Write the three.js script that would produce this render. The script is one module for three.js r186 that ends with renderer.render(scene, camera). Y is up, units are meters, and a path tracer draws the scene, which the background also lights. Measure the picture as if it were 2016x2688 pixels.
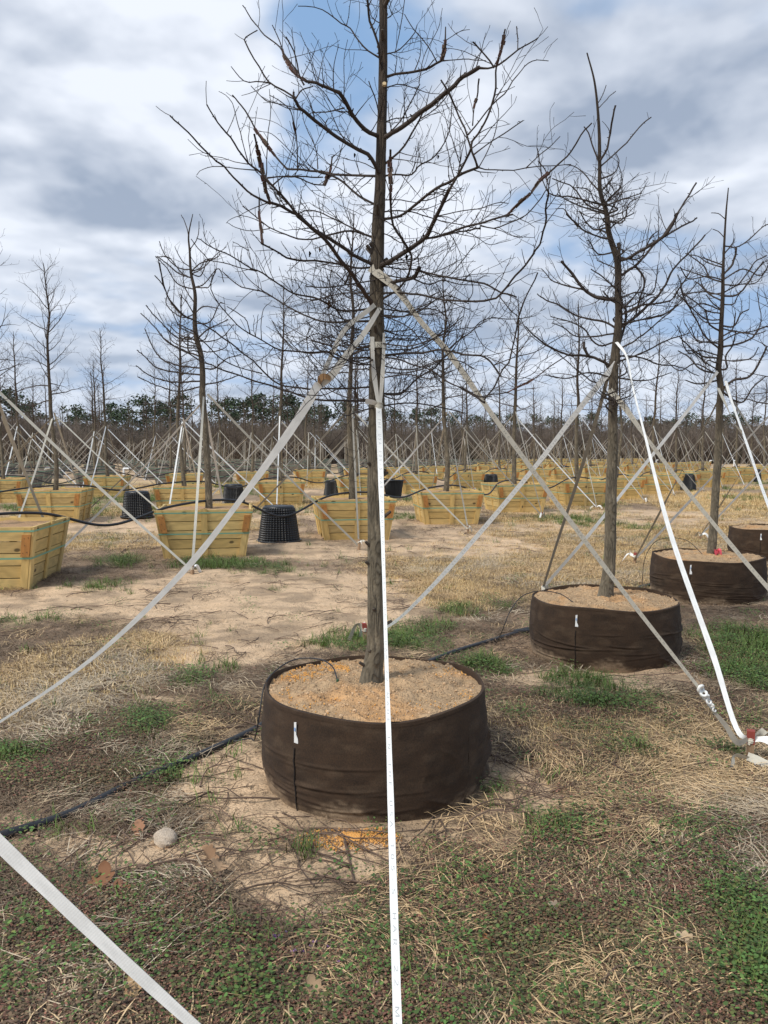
import * as THREE from 'three';

// ---------- camera, sky, sun, exposure ----------
const scene = new THREE.Scene();
const FPX = 2019, W = 2016, H = 2688, PITCH = 4.5 * Math.PI / 180, EYE = 1.6;
const camera = new THREE.PerspectiveCamera(2 * Math.atan(H / 2 / FPX) * 180 / Math.PI, W / H, 0.05, 900);
camera.position.set(0, EYE, 0);
camera.rotation.set(-PITCH, 0, 0);
const renderer = new THREE.WebGLRenderer();
renderer.toneMapping = THREE.LinearToneMapping;
renderer.toneMappingExposure = 1.5;
renderer.shadowMap.enabled = true;
const SUN_DIR = new THREE.Vector3(-0.5, 0.78, 0.42).normalize();
const sun = new THREE.DirectionalLight(new THREE.Color(1, 0.95, 0.87), 2.2);
sun.position.copy(SUN_DIR).multiplyScalar(60);
sun.castShadow = true; sun.shadow.radius = 32;
sun.shadow.mapSize.set(2048, 2048);
Object.assign(sun.shadow.camera, { left: -40, right: 40, top: 40, bottom: -40, near: 1, far: 160 });
scene.add(sun); scene.add(sun.target);

// ---------- small maths ----------
const V = (x, y, z) => new THREE.Vector3(x, y, z);
const clamp = (x, a = 0, b = 1) => Math.max(a, Math.min(b, x));
const lerp = (a, b, t) => a + (b - a) * t;
const smooth = (a, b, x) => { const t = clamp((x - a) / (b - a)); return t * t * (3 - 2 * t); };
function rng(seed) { let s = (seed * 2654435761) >>> 0; return () => { s = (s + 0x6d2b79f5) | 0; let t = Math.imul(s ^ (s >>> 15), 1 | s); t = (t + Math.imul(t ^ (t >>> 7), 61 | t)) ^ t; return ((t ^ (t >>> 14)) >>> 0) / 4294967296; }; }
function h2(x, y, s) { let h = Math.imul(x, 374761393) + Math.imul(y, 668265263) + Math.imul(s, 974711) | 0; h = Math.imul(h ^ (h >>> 13), 1274126177); h ^= h >>> 16; return (h >>> 0) / 4294967296; }
function noise(x, y, s = 1, wx = 0, wy = 0) {   // value noise 0..1, optionally periodic
  const xi = Math.floor(x), yi = Math.floor(y), fx = x - xi, fy = y - yi;
  const u = fx * fx * (3 - 2 * fx), v = fy * fy * (3 - 2 * fy);
  let x0 = xi, x1 = xi + 1, y0 = yi, y1 = yi + 1;
  if (wx) { x0 = ((x0 % wx) + wx) % wx; x1 = ((x1 % wx) + wx) % wx; }
  if (wy) { y0 = ((y0 % wy) + wy) % wy; y1 = ((y1 % wy) + wy) % wy; }
  const a = h2(x0, y0, s), b = h2(x1, y0, s), c = h2(x0, y1, s), d = h2(x1, y1, s);
  return a + (b - a) * u + (c - a) * v + (a - b - c + d) * u * v;
}
function fbm(x, y, o, s = 1, wx = 0, wy = 0) { let a = 0, m = 0.5, t = 0; for (let i = 0; i < o; i++) { a += m * noise(x, y, s + i * 17, wx, wy); t += m; x *= 2; y *= 2; wx *= 2; wy *= 2; m *= 0.5; } return a / t; }

// a line of sight through a place of the photograph, used to work out where things stand
const CP = Math.cos(PITCH), SP = Math.sin(PITCH);
function ray(px, py) { const a = (px - W / 2) / FPX, b = -(py - H / 2) / FPX; return V(a, b * CP - SP, -(b * SP + CP)); }
function G(px, py, y = 0) { const r = ray(px, py), t = (y - EYE) / r.y; return V(r.x * t, y, r.z * t); }     // where it meets the ground
function P(px, py, z) { const r = ray(px, py), t = z / -r.z; return V(r.x * t, EYE + r.y * t, -z); }           // where it is z metres ahead
const K = 2016 / 1659;
const Gk = (x, y, h = 0) => G(x * K, y * K, h), Pk = (x, y, z) => P(x * K, y * K, z);

// ---------- the sky: a broken layer of cloud ----------
{
  const w = 3072, h = 1536, d = new Float32Array(w * h * 4);
  const spot = (x, y, rx, ry, cov, lum) => { const c = ray(x * K, y * K).normalize(); const r = V(-c.z, 0, c.x).normalize(), u = V(0, 1, 0).addScaledVector(c, -c.y).normalize(); return { c, r, u, rx: rx * K / FPX, ry: ry * K / FPX, cov, lum }; };
  const spots = [
    spot(690, 75, 75, 45, -0.30, 0), spot(790, 215, 50, 50, -0.16, 0), spot(900, 330, 160, 90, 0.22, 0.06), spot(820, 30, 90, 40, 0.12, 0), spot(1620, 115, 50, 34, -0.36, 0), spot(1540, 290, 190, 110, 0.34, 0.04), spot(1450, 90, 110, 60, 0.2, 0.05), spot(820, 560, 500, 120, 0.12, 0.02), spot(1655, 30, 50, 22, -0.22, 0), spot(1230, 440, 90, 30, -0.3, 0), spot(640, 340, 60, 60, -0.26, 0), spot(1310, 560, 60, 25, -0.16, 0),
    spot(120, 110, 280, 110, 0.3, -0.24), spot(1400, 240, 210, 80, 0.3, -0.32), spot(520, 700, 260, 60, 0.2, -0.2), spot(230, 440, 330, 50, 0.25, -0.26), spot(1150, 60, 130, 60, 0.2, -0.12), spot(150, 330, 200, 60, 0.2, -0.1), spot(900, 640, 200, 40, 0.1, -0.18),
    spot(430, 130, 150, 110, 0.25, 0.24), spot(1290, 130, 140, 70, 0.25, 0.22), spot(250, 520, 330, 38, 0.3, 0.28), spot(860, 480, 240, 100, 0.25, 0.18), spot(1500, 400, 200, 70, 0.2, 0.14), spot(90, 590, 200, 25, 0.2, 0.12), spot(1050, 250, 150, 90, 0.2, 0.16),
  ];
  const up = V(0, 0, 0);
  for (let j = 0; j < h; j++) {
    const el = ((j + 0.5) / h - 0.5) * Math.PI, sy = Math.sin(el), cy = Math.cos(el);
    for (let i = 0; i < w; i++) {
      const az = ((i + 0.5) / w - 0.5) * 2 * Math.PI, x = Math.cos(az) * cy, z = Math.sin(az) * cy, o = (j * w + i) * 4;
      if (sy < -0.02) { d[o] = 0.30; d[o + 1] = 0.27; d[o + 2] = 0.23; d[o + 3] = 1; continue; }
      const e = Math.max(sy, 0), k = 1 / (e + 0.14), qx = x * k, qz = z * k;
      const wx = fbm(qx * 0.9 + 3.1, qz * 0.9 + 7.7, 3, 5) - 0.5, wz = fbm(qx * 0.9 + 13.1, qz * 0.9 + 1.7, 3, 9) - 0.5;
      const big = fbm(qx * 1.25 + wx * 1.2, qz * 1.6 + wz * 1.2, 5, 21), fine = fbm(qx * 4.2 + wx * 2.6, qz * 4.7 + wz * 2.6, 6, 31), bil = 1 - Math.abs(fbm(qx * 2.3 + wx * 1.5 + 5, qz * 2.6 + wz * 1.5, 5, 61) * 2 - 1) * 2.2;
      let cov = 0.60 + (big - 0.5) * 1.5 + (fine - 0.5) * 0.8, lum = (fbm(qx * 1.6 - wx + 9, qz * 1.8 + wz + 4, 5, 51) - 0.5) * 0.85 + (fine - 0.5) * 0.8 + (bil - 0.55) * 0.30 + (fbm(qx * 9 + wx * 5, qz * 9.5 + wz * 5, 5, 67) - 0.5) * 0.6;
      up.set(x, sy, z);
      for (const s of spots) {
        const f = up.dot(s.c); if (f < 0.6) continue;
        const a = up.dot(s.r) / s.rx + wx * 1.3, b = up.dot(s.u) / s.ry + wz * 1.3, q = Math.exp(-(a * a + b * b) * 0.75);
        cov += s.cov * q; lum += s.lum * q;
      }
      cov = smooth(0.18, 0.72, cov + 0.1 * (1 - smooth(0, 0.2, e)));
      const t = clamp(0.53 + lum * 1.22), low = Math.exp(-e * 7);
      // open sky, then cloud from its grey underside to its bright edge
      const b0 = lerp(0.23, 0.54, low), b1 = lerp(0.385, 0.66, low), b2 = lerp(0.63, 0.84, low);
      let c0 = lerp(0.31, 0.80, t), c1 = lerp(0.375, 0.845, t), c2 = lerp(0.49, 0.93, t);
      const m = 0.62 * low; c0 = lerp(c0, 0.60, m); c1 = lerp(c1, 0.69, m); c2 = lerp(c2, 0.82, m);
      const g = 0.75;
      d[o] = lerp(b0, c0, cov) * g; d[o + 1] = lerp(b1, c1, cov) * g; d[o + 2] = lerp(b2, c2, cov) * g; d[o + 3] = 1;
    }
  }
  const sky = new THREE.DataTexture(d, w, h, THREE.RGBAFormat, THREE.FloatType);
  sky.mapping = THREE.EquirectangularReflectionMapping; sky.magFilter = THREE.LinearFilter; sky.wrapS = THREE.RepeatWrapping; sky.needsUpdate = true;
  scene.background = sky; scene.environment = sky;
}

// ---------- naming, tagging ----------
const used = {};
function numbered(n) { const k = used[n] = (used[n] ?? -1) + 1; return k ? n + '_' + String(k).padStart(3, '0') : n; }
function tag(o, label, category, group, kind) { o.userData = { ...o.userData }; if (label) o.userData.label = label; if (category) o.userData.category = category; if (group) o.userData.group = group; if (kind) o.userData.kind = kind; return o; }
function thing(name, label, category, pos, turn = 0, group) { const o = new THREE.Group(); o.name = numbered(name); o.position.copy(pos ?? V(0, 0, 0)); o.rotation.y = turn; scene.add(o); return tag(o, label, category, group); }
function copyOf(root, pos, turn, label, group, scale) { const r = root.clone(); r.name = numbered(root.name.replace(/_\d{3}$/, '')); r.userData = { ...root.userData }; r.position.copy(pos); r.rotation.y = turn; if (scale) r.scale.set(...scale); scene.add(r); tag(r, label); if (group) r.userData.group = group; else delete r.userData.group; return r; }
const WORDS = ['first', 'second', 'third', 'fourth', 'fifth', 'sixth', 'seventh', 'eighth', 'ninth', 'tenth', 'eleventh', 'twelfth', 'thirteenth', 'fourteenth', 'fifteenth', 'sixteenth', 'seventeenth', 'eighteenth', 'nineteenth', 'twentieth'];

// ---------- a mesh under construction ----------
class Geo {
  constructor(colored = false) { this.p = []; this.n = []; this.t = []; this.i = []; this.c = colored ? [] : null; }
  vert(x, y, z, nx, ny, nz, u, v, c) { this.p.push(x, y, z); this.n.push(nx, ny, nz); this.t.push(u, v); if (this.c) this.c.push(c[0], c[1], c[2]); return this.p.length / 3 - 1; }
  // a tapering tube along points, closed at the end; col(t) gives vertex colour
  tube(pts, rad, sides, c0 = [1, 1, 1], c1 = c0, rough = 0, uvr = 0, seed = 1) {
    const n = pts.length; if (n < 2) return;
    let T = V(0, 0, 0).subVectors(pts[1], pts[0]).normalize(), N = Math.abs(T.y) < 0.9 ? V(0, 1, 0) : V(1, 0, 0); N.addScaledVector(T, -N.dot(T)).normalize();
    const B = V(0, 0, 0); let len = 0, base = this.p.length / 3; const row = sides + (uvr ? 1 : 0);
    for (let k = 0; k < n; k++) {
      if (k) len += pts[k].distanceTo(pts[k - 1]);
      T.subVectors(pts[Math.min(n - 1, k + 1)], pts[Math.max(0, k - 1)]).normalize(); N.addScaledVector(T, -N.dot(T)).normalize(); B.crossVectors(T, N);
      const f = k / (n - 1), c = [lerp(c0[0], c1[0], f), lerp(c0[1], c1[1], f), lerp(c0[2], c1[2], f)];
      for (let s = 0; s < row; s++) {
        const a = (s % sides) / sides * Math.PI * 2, cx = Math.cos(a), sx = Math.sin(a); let r = rad[k];
        if (rough) r *= 1 + rough * (h2(k + seed * 31, s % sides, 7) - 0.5);
        const nx = N.x * cx + B.x * sx, ny = N.y * cx + B.y * sx, nz = N.z * cx + B.z * sx, q = pts[k];
        this.vert(q.x + nx * r, q.y + ny * r, q.z + nz * r, nx, ny, nz, s / sides * (uvr || 1), len, c);
      }
    }
    for (let k = 0; k < n - 1; k++) for (let s = 0; s < sides; s++) { const s1 = uvr ? s + 1 : (s + 1) % sides, a = base + k * row + s, b = base + k * row + s1, c = a + row, d = b + row; this.i.push(a, b, c, b, d, c); }
    const q = pts[n - 1], cc = c1, m = this.vert(q.x + T.x * rad[n - 1] * 0.4, q.y + T.y * rad[n - 1] * 0.4, q.z + T.z * rad[n - 1] * 0.4, T.x, T.y, T.z, 0, len, cc), e = base + (n - 1) * row;
    for (let s = 0; s < sides; s++) this.i.push(e + s, e + (uvr ? s + 1 : (s + 1) % sides), m);
  }
  // an eight-cornered block, corners in the order (x0..x1, y0..y1, z0..z1) with x fastest; flat faces
  hexa(q, uo = 0, c) {
    const F = [[0, 1, 3, 2, -1], [4, 6, 7, 5, 1], [0, 4, 5, 1], [2, 3, 7, 6], [0, 2, 6, 4], [1, 5, 7, 3]], e1 = V(0, 0, 0), e2 = V(0, 0, 0), nn = V(0, 0, 0);
    const mid = V(0, 0, 0); q.forEach((p) => mid.addScaledVector(p, 1 / 8));
    for (const f of F) {
      const [a, b, cc, d] = [q[f[0]], q[f[1]], q[f[2]], q[f[3]]];
      e1.subVectors(b, a); e2.subVectors(d, a); nn.crossVectors(e1, e2).normalize();
      const flip = nn.dot(V(0, 0, 0).subVectors(a, mid)) < 0; if (flip) nn.negate();
      const long = e1.length() > e2.length(), L1 = e1.length(), L2 = e2.length(), uv = (s, t) => long ? [s * L1 + uo, t * L2 + uo * 0.37] : [t * L2 + uo, s * L1 + uo * 0.37];
      const b0 = this.p.length / 3; [[a, 0, 0], [b, 1, 0], [cc, 1, 1], [d, 0, 1]].forEach(([p, s, t]) => { const w = uv(s, t); this.vert(p.x, p.y, p.z, nn.x, nn.y, nn.z, w[0], w[1], c); });
      flip ? this.i.push(b0, b0 + 2, b0 + 1, b0, b0 + 3, b0 + 2) : this.i.push(b0, b0 + 1, b0 + 2, b0, b0 + 2, b0 + 3);
    }
  }
  // two-sided flat blade: points along it, half width at each, across-direction
  blade(pts, half, side, nrm, c) {
    const b = this.p.length / 3;
    pts.forEach((p, k) => { const w = half[k]; this.vert(p.x - side.x * w, p.y - side.y * w, p.z - side.z * w, nrm.x, nrm.y, nrm.z, 0, k, c); this.vert(p.x + side.x * w, p.y + side.y * w, p.z + side.z * w, nrm.x, nrm.y, nrm.z, 1, k, c); });
    for (let k = 0; k < pts.length - 1; k++) { const a = b + k * 2; this.i.push(a, a + 1, a + 2, a + 1, a + 3, a + 2); }
  }
  geometry() {
    const g = new THREE.BufferGeometry();
    g.setAttribute('position', new THREE.Float32BufferAttribute(this.p, 3)); g.setAttribute('normal', new THREE.Float32BufferAttribute(this.n, 3)); g.setAttribute('uv', new THREE.Float32BufferAttribute(this.t, 2));
    if (this.c) g.setAttribute('color', new THREE.Float32BufferAttribute(this.c, 3));
    g.setIndex(this.i); return g;
  }
  mesh(name, mat, parent) { return part(name, this.geometry(), mat, parent); }
}
function part(name, geo, mat, parent) { const m = new THREE.Mesh(geo, mat); m.name = parent && parent !== scene ? name : numbered(name); m.castShadow = m.receiveShadow = true; (parent ?? scene).add(m); return m; }
function curve(pts, n) { return new THREE.CatmullRomCurve3(pts, false, 'centripetal').getPoints(n); }
// grid surface from a function (i, j) -> [x, y, z, u, v, colour]
function sheet(nu, nv, f, colored, wrapU) {
  const pos = new Float32Array((nu + 1) * (nv + 1) * 3), uv = new Float32Array((nu + 1) * (nv + 1) * 2), col = colored ? new Float32Array((nu + 1) * (nv + 1) * 3) : null, idx = new Uint32Array(nu * nv * 6);
  let k = 0; for (let j = 0; j <= nv; j++) for (let i = 0; i <= nu; i++, k++) { const r = f(i, j); pos[k * 3] = r[0]; pos[k * 3 + 1] = r[1]; pos[k * 3 + 2] = r[2]; uv[k * 2] = r[3]; uv[k * 2 + 1] = r[4]; if (col) { col[k * 3] = r[5][0]; col[k * 3 + 1] = r[5][1]; col[k * 3 + 2] = r[5][2]; } }
  k = 0; for (let j = 0; j < nv; j++) for (let i = 0; i < nu; i++) { const a = j * (nu + 1) + i, b = a + 1, c = a + nu + 1, d = c + 1; idx[k++] = a; idx[k++] = b; idx[k++] = c; idx[k++] = b; idx[k++] = d; idx[k++] = c; }
  const g = new THREE.BufferGeometry(); g.setAttribute('position', new THREE.BufferAttribute(pos, 3)); g.setAttribute('uv', new THREE.BufferAttribute(uv, 2)); if (col) g.setAttribute('color', new THREE.BufferAttribute(col, 3)); g.setIndex(new THREE.BufferAttribute(idx, 1)); g.computeVertexNormals();
  if (wrapU) { const n = g.attributes.normal; for (let j = 0; j <= nv; j++) { const a = j * (nu + 1), b = a + nu, s = V(n.getX(a) + n.getX(b), n.getY(a) + n.getY(b), n.getZ(a) + n.getZ(b)).normalize(); n.setXYZ(a, s.x, s.y, s.z); n.setXYZ(b, s.x, s.y, s.z); } }
  return g;
}

// ---------- textures and materials ----------
function dataTex(w, h, f, srgb = false) {
  const d = new Uint8Array(w * h * 4); for (let j = 0, o = 0; j < h; j++) for (let i = 0; i < w; i++, o += 4) { const c = f(i / w, j / h, i, j); d[o] = clamp(c[0]) * 255; d[o + 1] = clamp(c[1]) * 255; d[o + 2] = clamp(c[2]) * 255; d[o + 3] = 255; }
  const t = new THREE.DataTexture(d, w, h); t.wrapS = t.wrapT = THREE.RepeatWrapping; t.magFilter = t.minFilter = THREE.LinearFilter; if (srgb) t.colorSpace = THREE.SRGBColorSpace; t.needsUpdate = true; return t;
}
const M = (o) => new THREE.MeshStandardMaterial({ roughness: 0.9, metalness: 0, side: THREE.DoubleSide, ...o });
const rgb = (r, g, b) => new THREE.Color().setRGB(r, g, b);

// sand and litter: grain, specks, dark crumbs (1.3 m tile)
const soilH = new Float32Array(1024 * 1024);
for (let j = 0; j < 1024; j++) for (let i = 0; i < 1024; i++) { const u = i / 1024, v = j / 1024; const a = fbm(u * 12, v * 12, 6, 3, 12, 12), b = noise(u * 190, v * 190, 77, 190, 190), c = noise(u * 420, v * 420, 78, 420, 420); soilH[j * 1024 + i] = a * 0.55 + b * 0.25 + c * 0.2; }
const soilMap = dataTex(1024, 1024, (u, v, i, j) => {
  const hgt = soilH[j * 1024 + i], speck = noise(u * 150, v * 150, 91, 150, 150), cl = fbm(u * 9, v * 9, 4, 13, 9, 9);
  let k = 0.50 + 0.75 * hgt; if (speck > 0.84 - 0.16 * cl) k *= 0.62; if (noise(u * 330, v * 330, 95, 330, 330) > 0.9) k *= 1.2;
  return [k, k * lerp(0.97, 1, cl), k * lerp(0.93, 1, cl)];
});
const soilBump = dataTex(1024, 1024, (u, v, i, j) => { const k = soilH[j * 1024 + i]; return [k, k, k]; });
const barkH = (u, v) => { const wv = fbm(u * 6, v * 5, 3, 5, 6, 5) * 1.6, r = Math.abs(noise(u * 22 + wv * 1.5, v * 9 + wv, 8, 0, 9) * 2 - 1), f = fbm(u * 40, v * 40, 3, 15, 40, 40); return clamp(0.15 + 0.75 * Math.pow(r, 0.8) + 0.3 * (f - 0.5)); };
const barkMap = dataTex(512, 1024, (u, v) => { const b = barkH(u, v), l = noise(u * 40, v * 70, 33, 40, 70), g = fbm(u * 4, v * 4, 3, 44, 4, 4); let k = 0.40 + 0.52 * b + 0.55 * (g - 0.5) + 0.3 * (fbm(u * 3, v * 9, 3, 47, 3, 9) - 0.5); const li = smooth(0.86, 0.93, l) * smooth(0.35, 0.6, g); return [lerp(k, 1.0, li * 0.8), lerp(k * 0.95, 1.0, li * 0.8), lerp(k * 0.86, 0.93, li * 0.8)]; });
const barkBump = dataTex(512, 1024, (u, v) => { const b = barkH(u, v); return [b, b, b]; });
const woodMap = dataTex(512, 512, (u, v) => {
  const w = fbm(u * 3, v * 5, 3, 61, 3, 5), ring = 0.5 + 0.5 * Math.sin((v * 26 + w * 9) * 2), fi = noise(u * 10, v * 160, 62, 10, 160), kn = Math.max(0, 1 - Math.hypot((u - 0.37) * 18, (v - 0.31) * 30)), kn2 = Math.max(0, 1 - Math.hypot((u - 0.82) * 22, (v - 0.77) * 34));
  let k = 0.74 + 0.14 * ring + 0.12 * fi + 0.1 * (w - 0.5); k *= 1 - 0.75 * smooth(0, 0.5, Math.max(kn, kn2)); return [k, k * 0.985, k * 0.95];
});
const clothBump = dataTex(256, 256, (u, v, i, j) => { const k = 0.5 + 0.25 * ((i >> 1) % 2 ? 1 : -1) * ((j >> 1) % 2 ? 1 : -1) + 0.4 * (noise(u * 50, v * 50, 5, 50, 50) - 0.5); return [k, k, k]; });
const clothMap = dataTex(512, 512, (u, v) => { const a = fbm(u * 6, v * 6, 5, 71, 6, 6), f = noise(u * 200, v * 120, 72, 200, 120), st = fbm(u * 3, v * 24, 3, 73, 3, 24); const k = 0.50 + 0.5 * a + 0.5 * (f - 0.5) + 0.3 * (st - 0.5); return [k, k * 0.97, k * 0.93]; });
const webMap = dataTex(256, 64, (u, v, i, j) => { const r = 0.93 + 0.07 * ((i >> 2) % 2), d = fbm(u * 5, v * 2, 4, 83, 5, 2); const k = r * (0.84 + 0.3 * (d - 0.35)); return [k, k * 0.995, k * 0.975]; });
const webText = (() => {
  const c = document.createElement('canvas'); c.width = 2048; c.height = 64; const x = c.getContext('2d');
  x.fillStyle = '#f7f6f2'; x.fillRect(0, 0, 2048, 64);
  for (let i = 0; i < 2048; i += 4) { x.fillStyle = i % 8 ? 'rgba(120,118,110,0.10)' : 'rgba(255,255,255,0.2)'; x.fillRect(i, 0, 2, 64); }
  x.fillStyle = 'rgba(88,92,102,0.40)'; x.font = '42px sans-serif'; x.textBaseline = 'middle'; x.textAlign = 'center';
  const s = 'MADE IN THE USA 105-S HAR 22 '; for (let i = 0; i < s.length; i++) { x.save(); x.translate((i + 0.5) * 2048 / s.length, 33); x.scale(1.7, -0.95); x.fillText(s[i], 0, 0); x.restore(); }
  const t = new THREE.CanvasTexture(c); t.colorSpace = THREE.SRGBColorSpace; t.wrapS = t.wrapT = THREE.RepeatWrapping; return t;
})();
const TEXT_LEN = 0.87;
const mat = {
  ground: M({ color: rgb(1, 1, 1), vertexColors: true, map: soilMap, bumpMap: soilBump, bumpScale: 0.012, roughness: 1 }),
  soil: M({ color: rgb(1, 1, 1), vertexColors: true, map: soilMap, bumpMap: soilBump, bumpScale: 0.014, roughness: 1 }),
  trunk: M({ vertexColors: true, map: barkMap, bumpMap: barkBump, bumpScale: 0.009, roughness: 0.95 }),
  branch: M({ vertexColors: true, bumpMap: barkBump, bumpScale: 0.002, roughness: 0.9 }),
  cork: M({ color: rgb(0.10, 0.055, 0.04), roughness: 1 }),
  deadLeaf: M({ color: rgb(0.17, 0.085, 0.04), roughness: 0.9 }),
  fabric: M({ vertexColors: true, map: clothMap, bumpMap: clothBump, bumpScale: 0.0015, roughness: 0.95 }),
  seam: M({ color: rgb(0.014, 0.010, 0.008), roughness: 1 }),
  webWhite: M({ color: rgb(0.95, 0.95, 0.92), map: webMap, roughness: 0.75 }),
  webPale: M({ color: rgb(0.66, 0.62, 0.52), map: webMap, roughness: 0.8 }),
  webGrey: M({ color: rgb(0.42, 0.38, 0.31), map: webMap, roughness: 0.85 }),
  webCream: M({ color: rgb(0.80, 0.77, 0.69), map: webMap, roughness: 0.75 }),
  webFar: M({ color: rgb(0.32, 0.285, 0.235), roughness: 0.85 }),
  webText: M({ color: rgb(0.92, 0.92, 0.90), map: webText, roughness: 0.75 }),
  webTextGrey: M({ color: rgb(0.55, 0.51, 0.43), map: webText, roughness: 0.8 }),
  blackPlastic: M({ color: rgb(0.011, 0.012, 0.014), roughness: 0.38 }),
  hose: M({ color: rgb(0.020, 0.021, 0.024), roughness: 0.5 }),
  pvc: M({ color: rgb(0.80, 0.80, 0.78), roughness: 0.4 }),
  band: M({ color: rgb(0.20, 0.42, 0.30), roughness: 0.45 }),
  nail: M({ color: rgb(0.07, 0.05, 0.04), roughness: 0.5, metalness: 0.4 }),
  red: M({ color: rgb(0.26, 0.05, 0.035), roughness: 0.8 }),
  stakeWood: M({ color: rgb(0.36, 0.24, 0.15), map: woodMap, roughness: 0.9 }),
  stone: M({ color: rgb(0.95, 0.78, 0.60), map: soilMap, bumpMap: soilBump, bumpScale: 0.01, roughness: 1 }),
  white: M({ color: rgb(0.78, 0.78, 0.76), roughness: 0.7 }),
  emitter: M({ color: rgb(0.03, 0.10, 0.05), roughness: 0.5 }),
  pinkRibbon: M({ color: rgb(0.75, 0.10, 0.13), roughness: 0.6 }),
  leaf: M({ vertexColors: true, roughness: 0.8 }),
  plain: M({ color: rgb(1, 1, 1), roughness: 0.95 }),
  twigBrown: M({ color: rgb(0.13, 0.085, 0.06), roughness: 0.95 }),
};
const woods = [rgb(0.74, 0.525, 0.20), rgb(0.66, 0.465, 0.175), rgb(0.79, 0.575, 0.235), rgb(0.60, 0.435, 0.185)].map((color) => M({ color, map: woodMap, roughness: 0.8 }));
const greyWoods = [rgb(0.27, 0.25, 0.22), rgb(0.32, 0.29, 0.25), rgb(0.23, 0.215, 0.19)].map((color) => M({ color, map: woodMap, roughness: 0.9 }));
const orangeWood = M({ color: rgb(0.56, 0.26, 0.075), map: woodMap, roughness: 0.8 });

// ---------- what grows and lies where ----------
const blobs = [];
function blob(type, x, y, rx, ry, w = 1) {
  const c = Gk(x, y), a = Gk(x, Math.max(y - ry, 996)), b = Gk(x, y + ry), e = Gk(x + rx, y);
  blobs.push({ type, x: c.x, z: c.z, rx: Math.max(0.05, Math.abs(e.x - c.x)), rz: Math.max(0.06, Math.abs(a.z - b.z) / 2), w });
}
const S = 'sand', D = 'dry', N = 'green', C = 'clover';
blob(S, 640, 1330, 240, 60); blob(S, 470, 1275, 180, 30); blob(S, 130, 1300, 190, 32); blob(S, 620, 1262, 200, 26); blob(S, 480, 1420, 90, 26, 0.7); blob(S, 690, 1900, 150, 110, 1.3); blob(S, 800, 1830, 320, 50, 1.2); blob(S, 470, 1660, 110, 80, 0.9);
blob(S, 560, 1740, 70, 60, 1.1); blob(S, 1150, 1790, 60, 34, 1.2); blob(S, 1130, 1690, 90, 50, 1); blob(S, 1290, 1475, 190, 22, 1.1); blob(S, 1160, 1480, 70, 30, 0.8); blob(S, 150, 1880, 160, 60, 0.6); blob(S, 700, 1185, 330, 22, 0.7); blob(S, 1000, 1175, 160, 22, 0.8); blob(S, 60, 1790, 90, 40, 0.4);
blob(S, 1440, 1250, 150, 60, 0.35); blob(S, 250, 1140, 160, 20, 0.5); blob(S, 560, 1120, 80, 12, 0.6);
blob(D, 1120, 1210, 240, 44, 1.2); blob(D, 1330, 1140, 240, 40, 1.2); blob(D, 1560, 1078, 150, 26, 1.1); blob(D, 930, 1260, 110, 36, 0.8); blob(D, 100, 1490, 200, 75, 0.9); blob(D, 320, 1400, 170, 36, 0.9); blob(D, 1350, 1580, 260, 60, 0.9); blob(D, 1290, 1850, 200, 50, 1.1); blob(D, 1480, 1960, 180, 60, 0.7);
blob(D, 1240, 2100, 150, 80, 1); blob(D, 1450, 2090, 110, 60, 0.9); blob(D, 1520, 1700, 170, 60, 0.8); blob(D, 330, 1165, 180, 22, 0.6); blob(D, 1330, 1720, 160, 60, 0.7); blob(D, 200, 1750, 120, 40, 0.3);
blob(N, 265, 1216, 52, 13, 1.3); blob(N, 470, 1224, 70, 12, 1.1); blob(N, 575, 1233, 62, 9, 1.1); blob(N, 80, 1338, 100, 16, 0.7); blob(N, 205, 1272, 62, 9, 0.8); blob(N, 45, 1645, 60, 18, 0.9); blob(N, 420, 1475, 60, 18, 0.9); blob(N, 880, 1362, 66, 12, 1.1); blob(N, 770, 1385, 66, 20, 1); blob(N, 900, 1392, 70, 14, 0.8);
blob(N, 1270, 1492, 100, 34, 1.5); blob(N, 1030, 1440, 60, 18, 0.9); blob(N, 960, 1318, 60, 14, 0.7); blob(N, 1070, 1305, 60, 12, 0.6); blob(N, 1600, 1400, 110, 40, 1.1); blob(N, 1630, 1470, 60, 34, 1.1); blob(N, 1085, 1730, 30, 12, 1); blob(N, 1610, 1990, 70, 90, 0.9); blob(N, 1640, 2160, 60, 60, 0.8); blob(N, 1220, 1812, 60, 26, 1.2); blob(N, 300, 1580, 50, 30, 0.6);
blob(N, 370, 1662, 34, 20, 1.3); blob(N, 1420, 1290, 60, 18, 0.5); blob(N, 1530, 1240, 60, 20, 0.7); blob(N, 1180, 1120, 60, 10, 0.7); blob(N, 1290, 1090, 60, 12, 0.6); blob(N, 1380, 1640, 100, 30, 0.4); blob(N, 640, 2020, 60, 16, 0.5); blob(N, 660, 1840, 16, 6, 0.8); blob(N, 520, 1445, 40, 14, 0.7); blob(N, 1565, 1640, 16, 12, 1.2); blob(N, 480, 1130, 60, 10, 0.5);
blob(S, 180, 1640, 120, 26, 0.5); blob(S, 60, 1575, 90, 18, 0.45); blob(S, 330, 1830, 140, 36, 0.6); blob(S, 330, 1530, 110, 20, 0.5); blob(S, 1100, 1840, 50, 20, 0.9); blob(S, 1240, 1760, 90, 24, 0.5); blob(S, 1450, 1460, 90, 20, 0.5); blob(S, 40, 2100, 80, 40, 0.5); blob(S, 220, 2010, 120, 24, 0.4);
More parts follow.
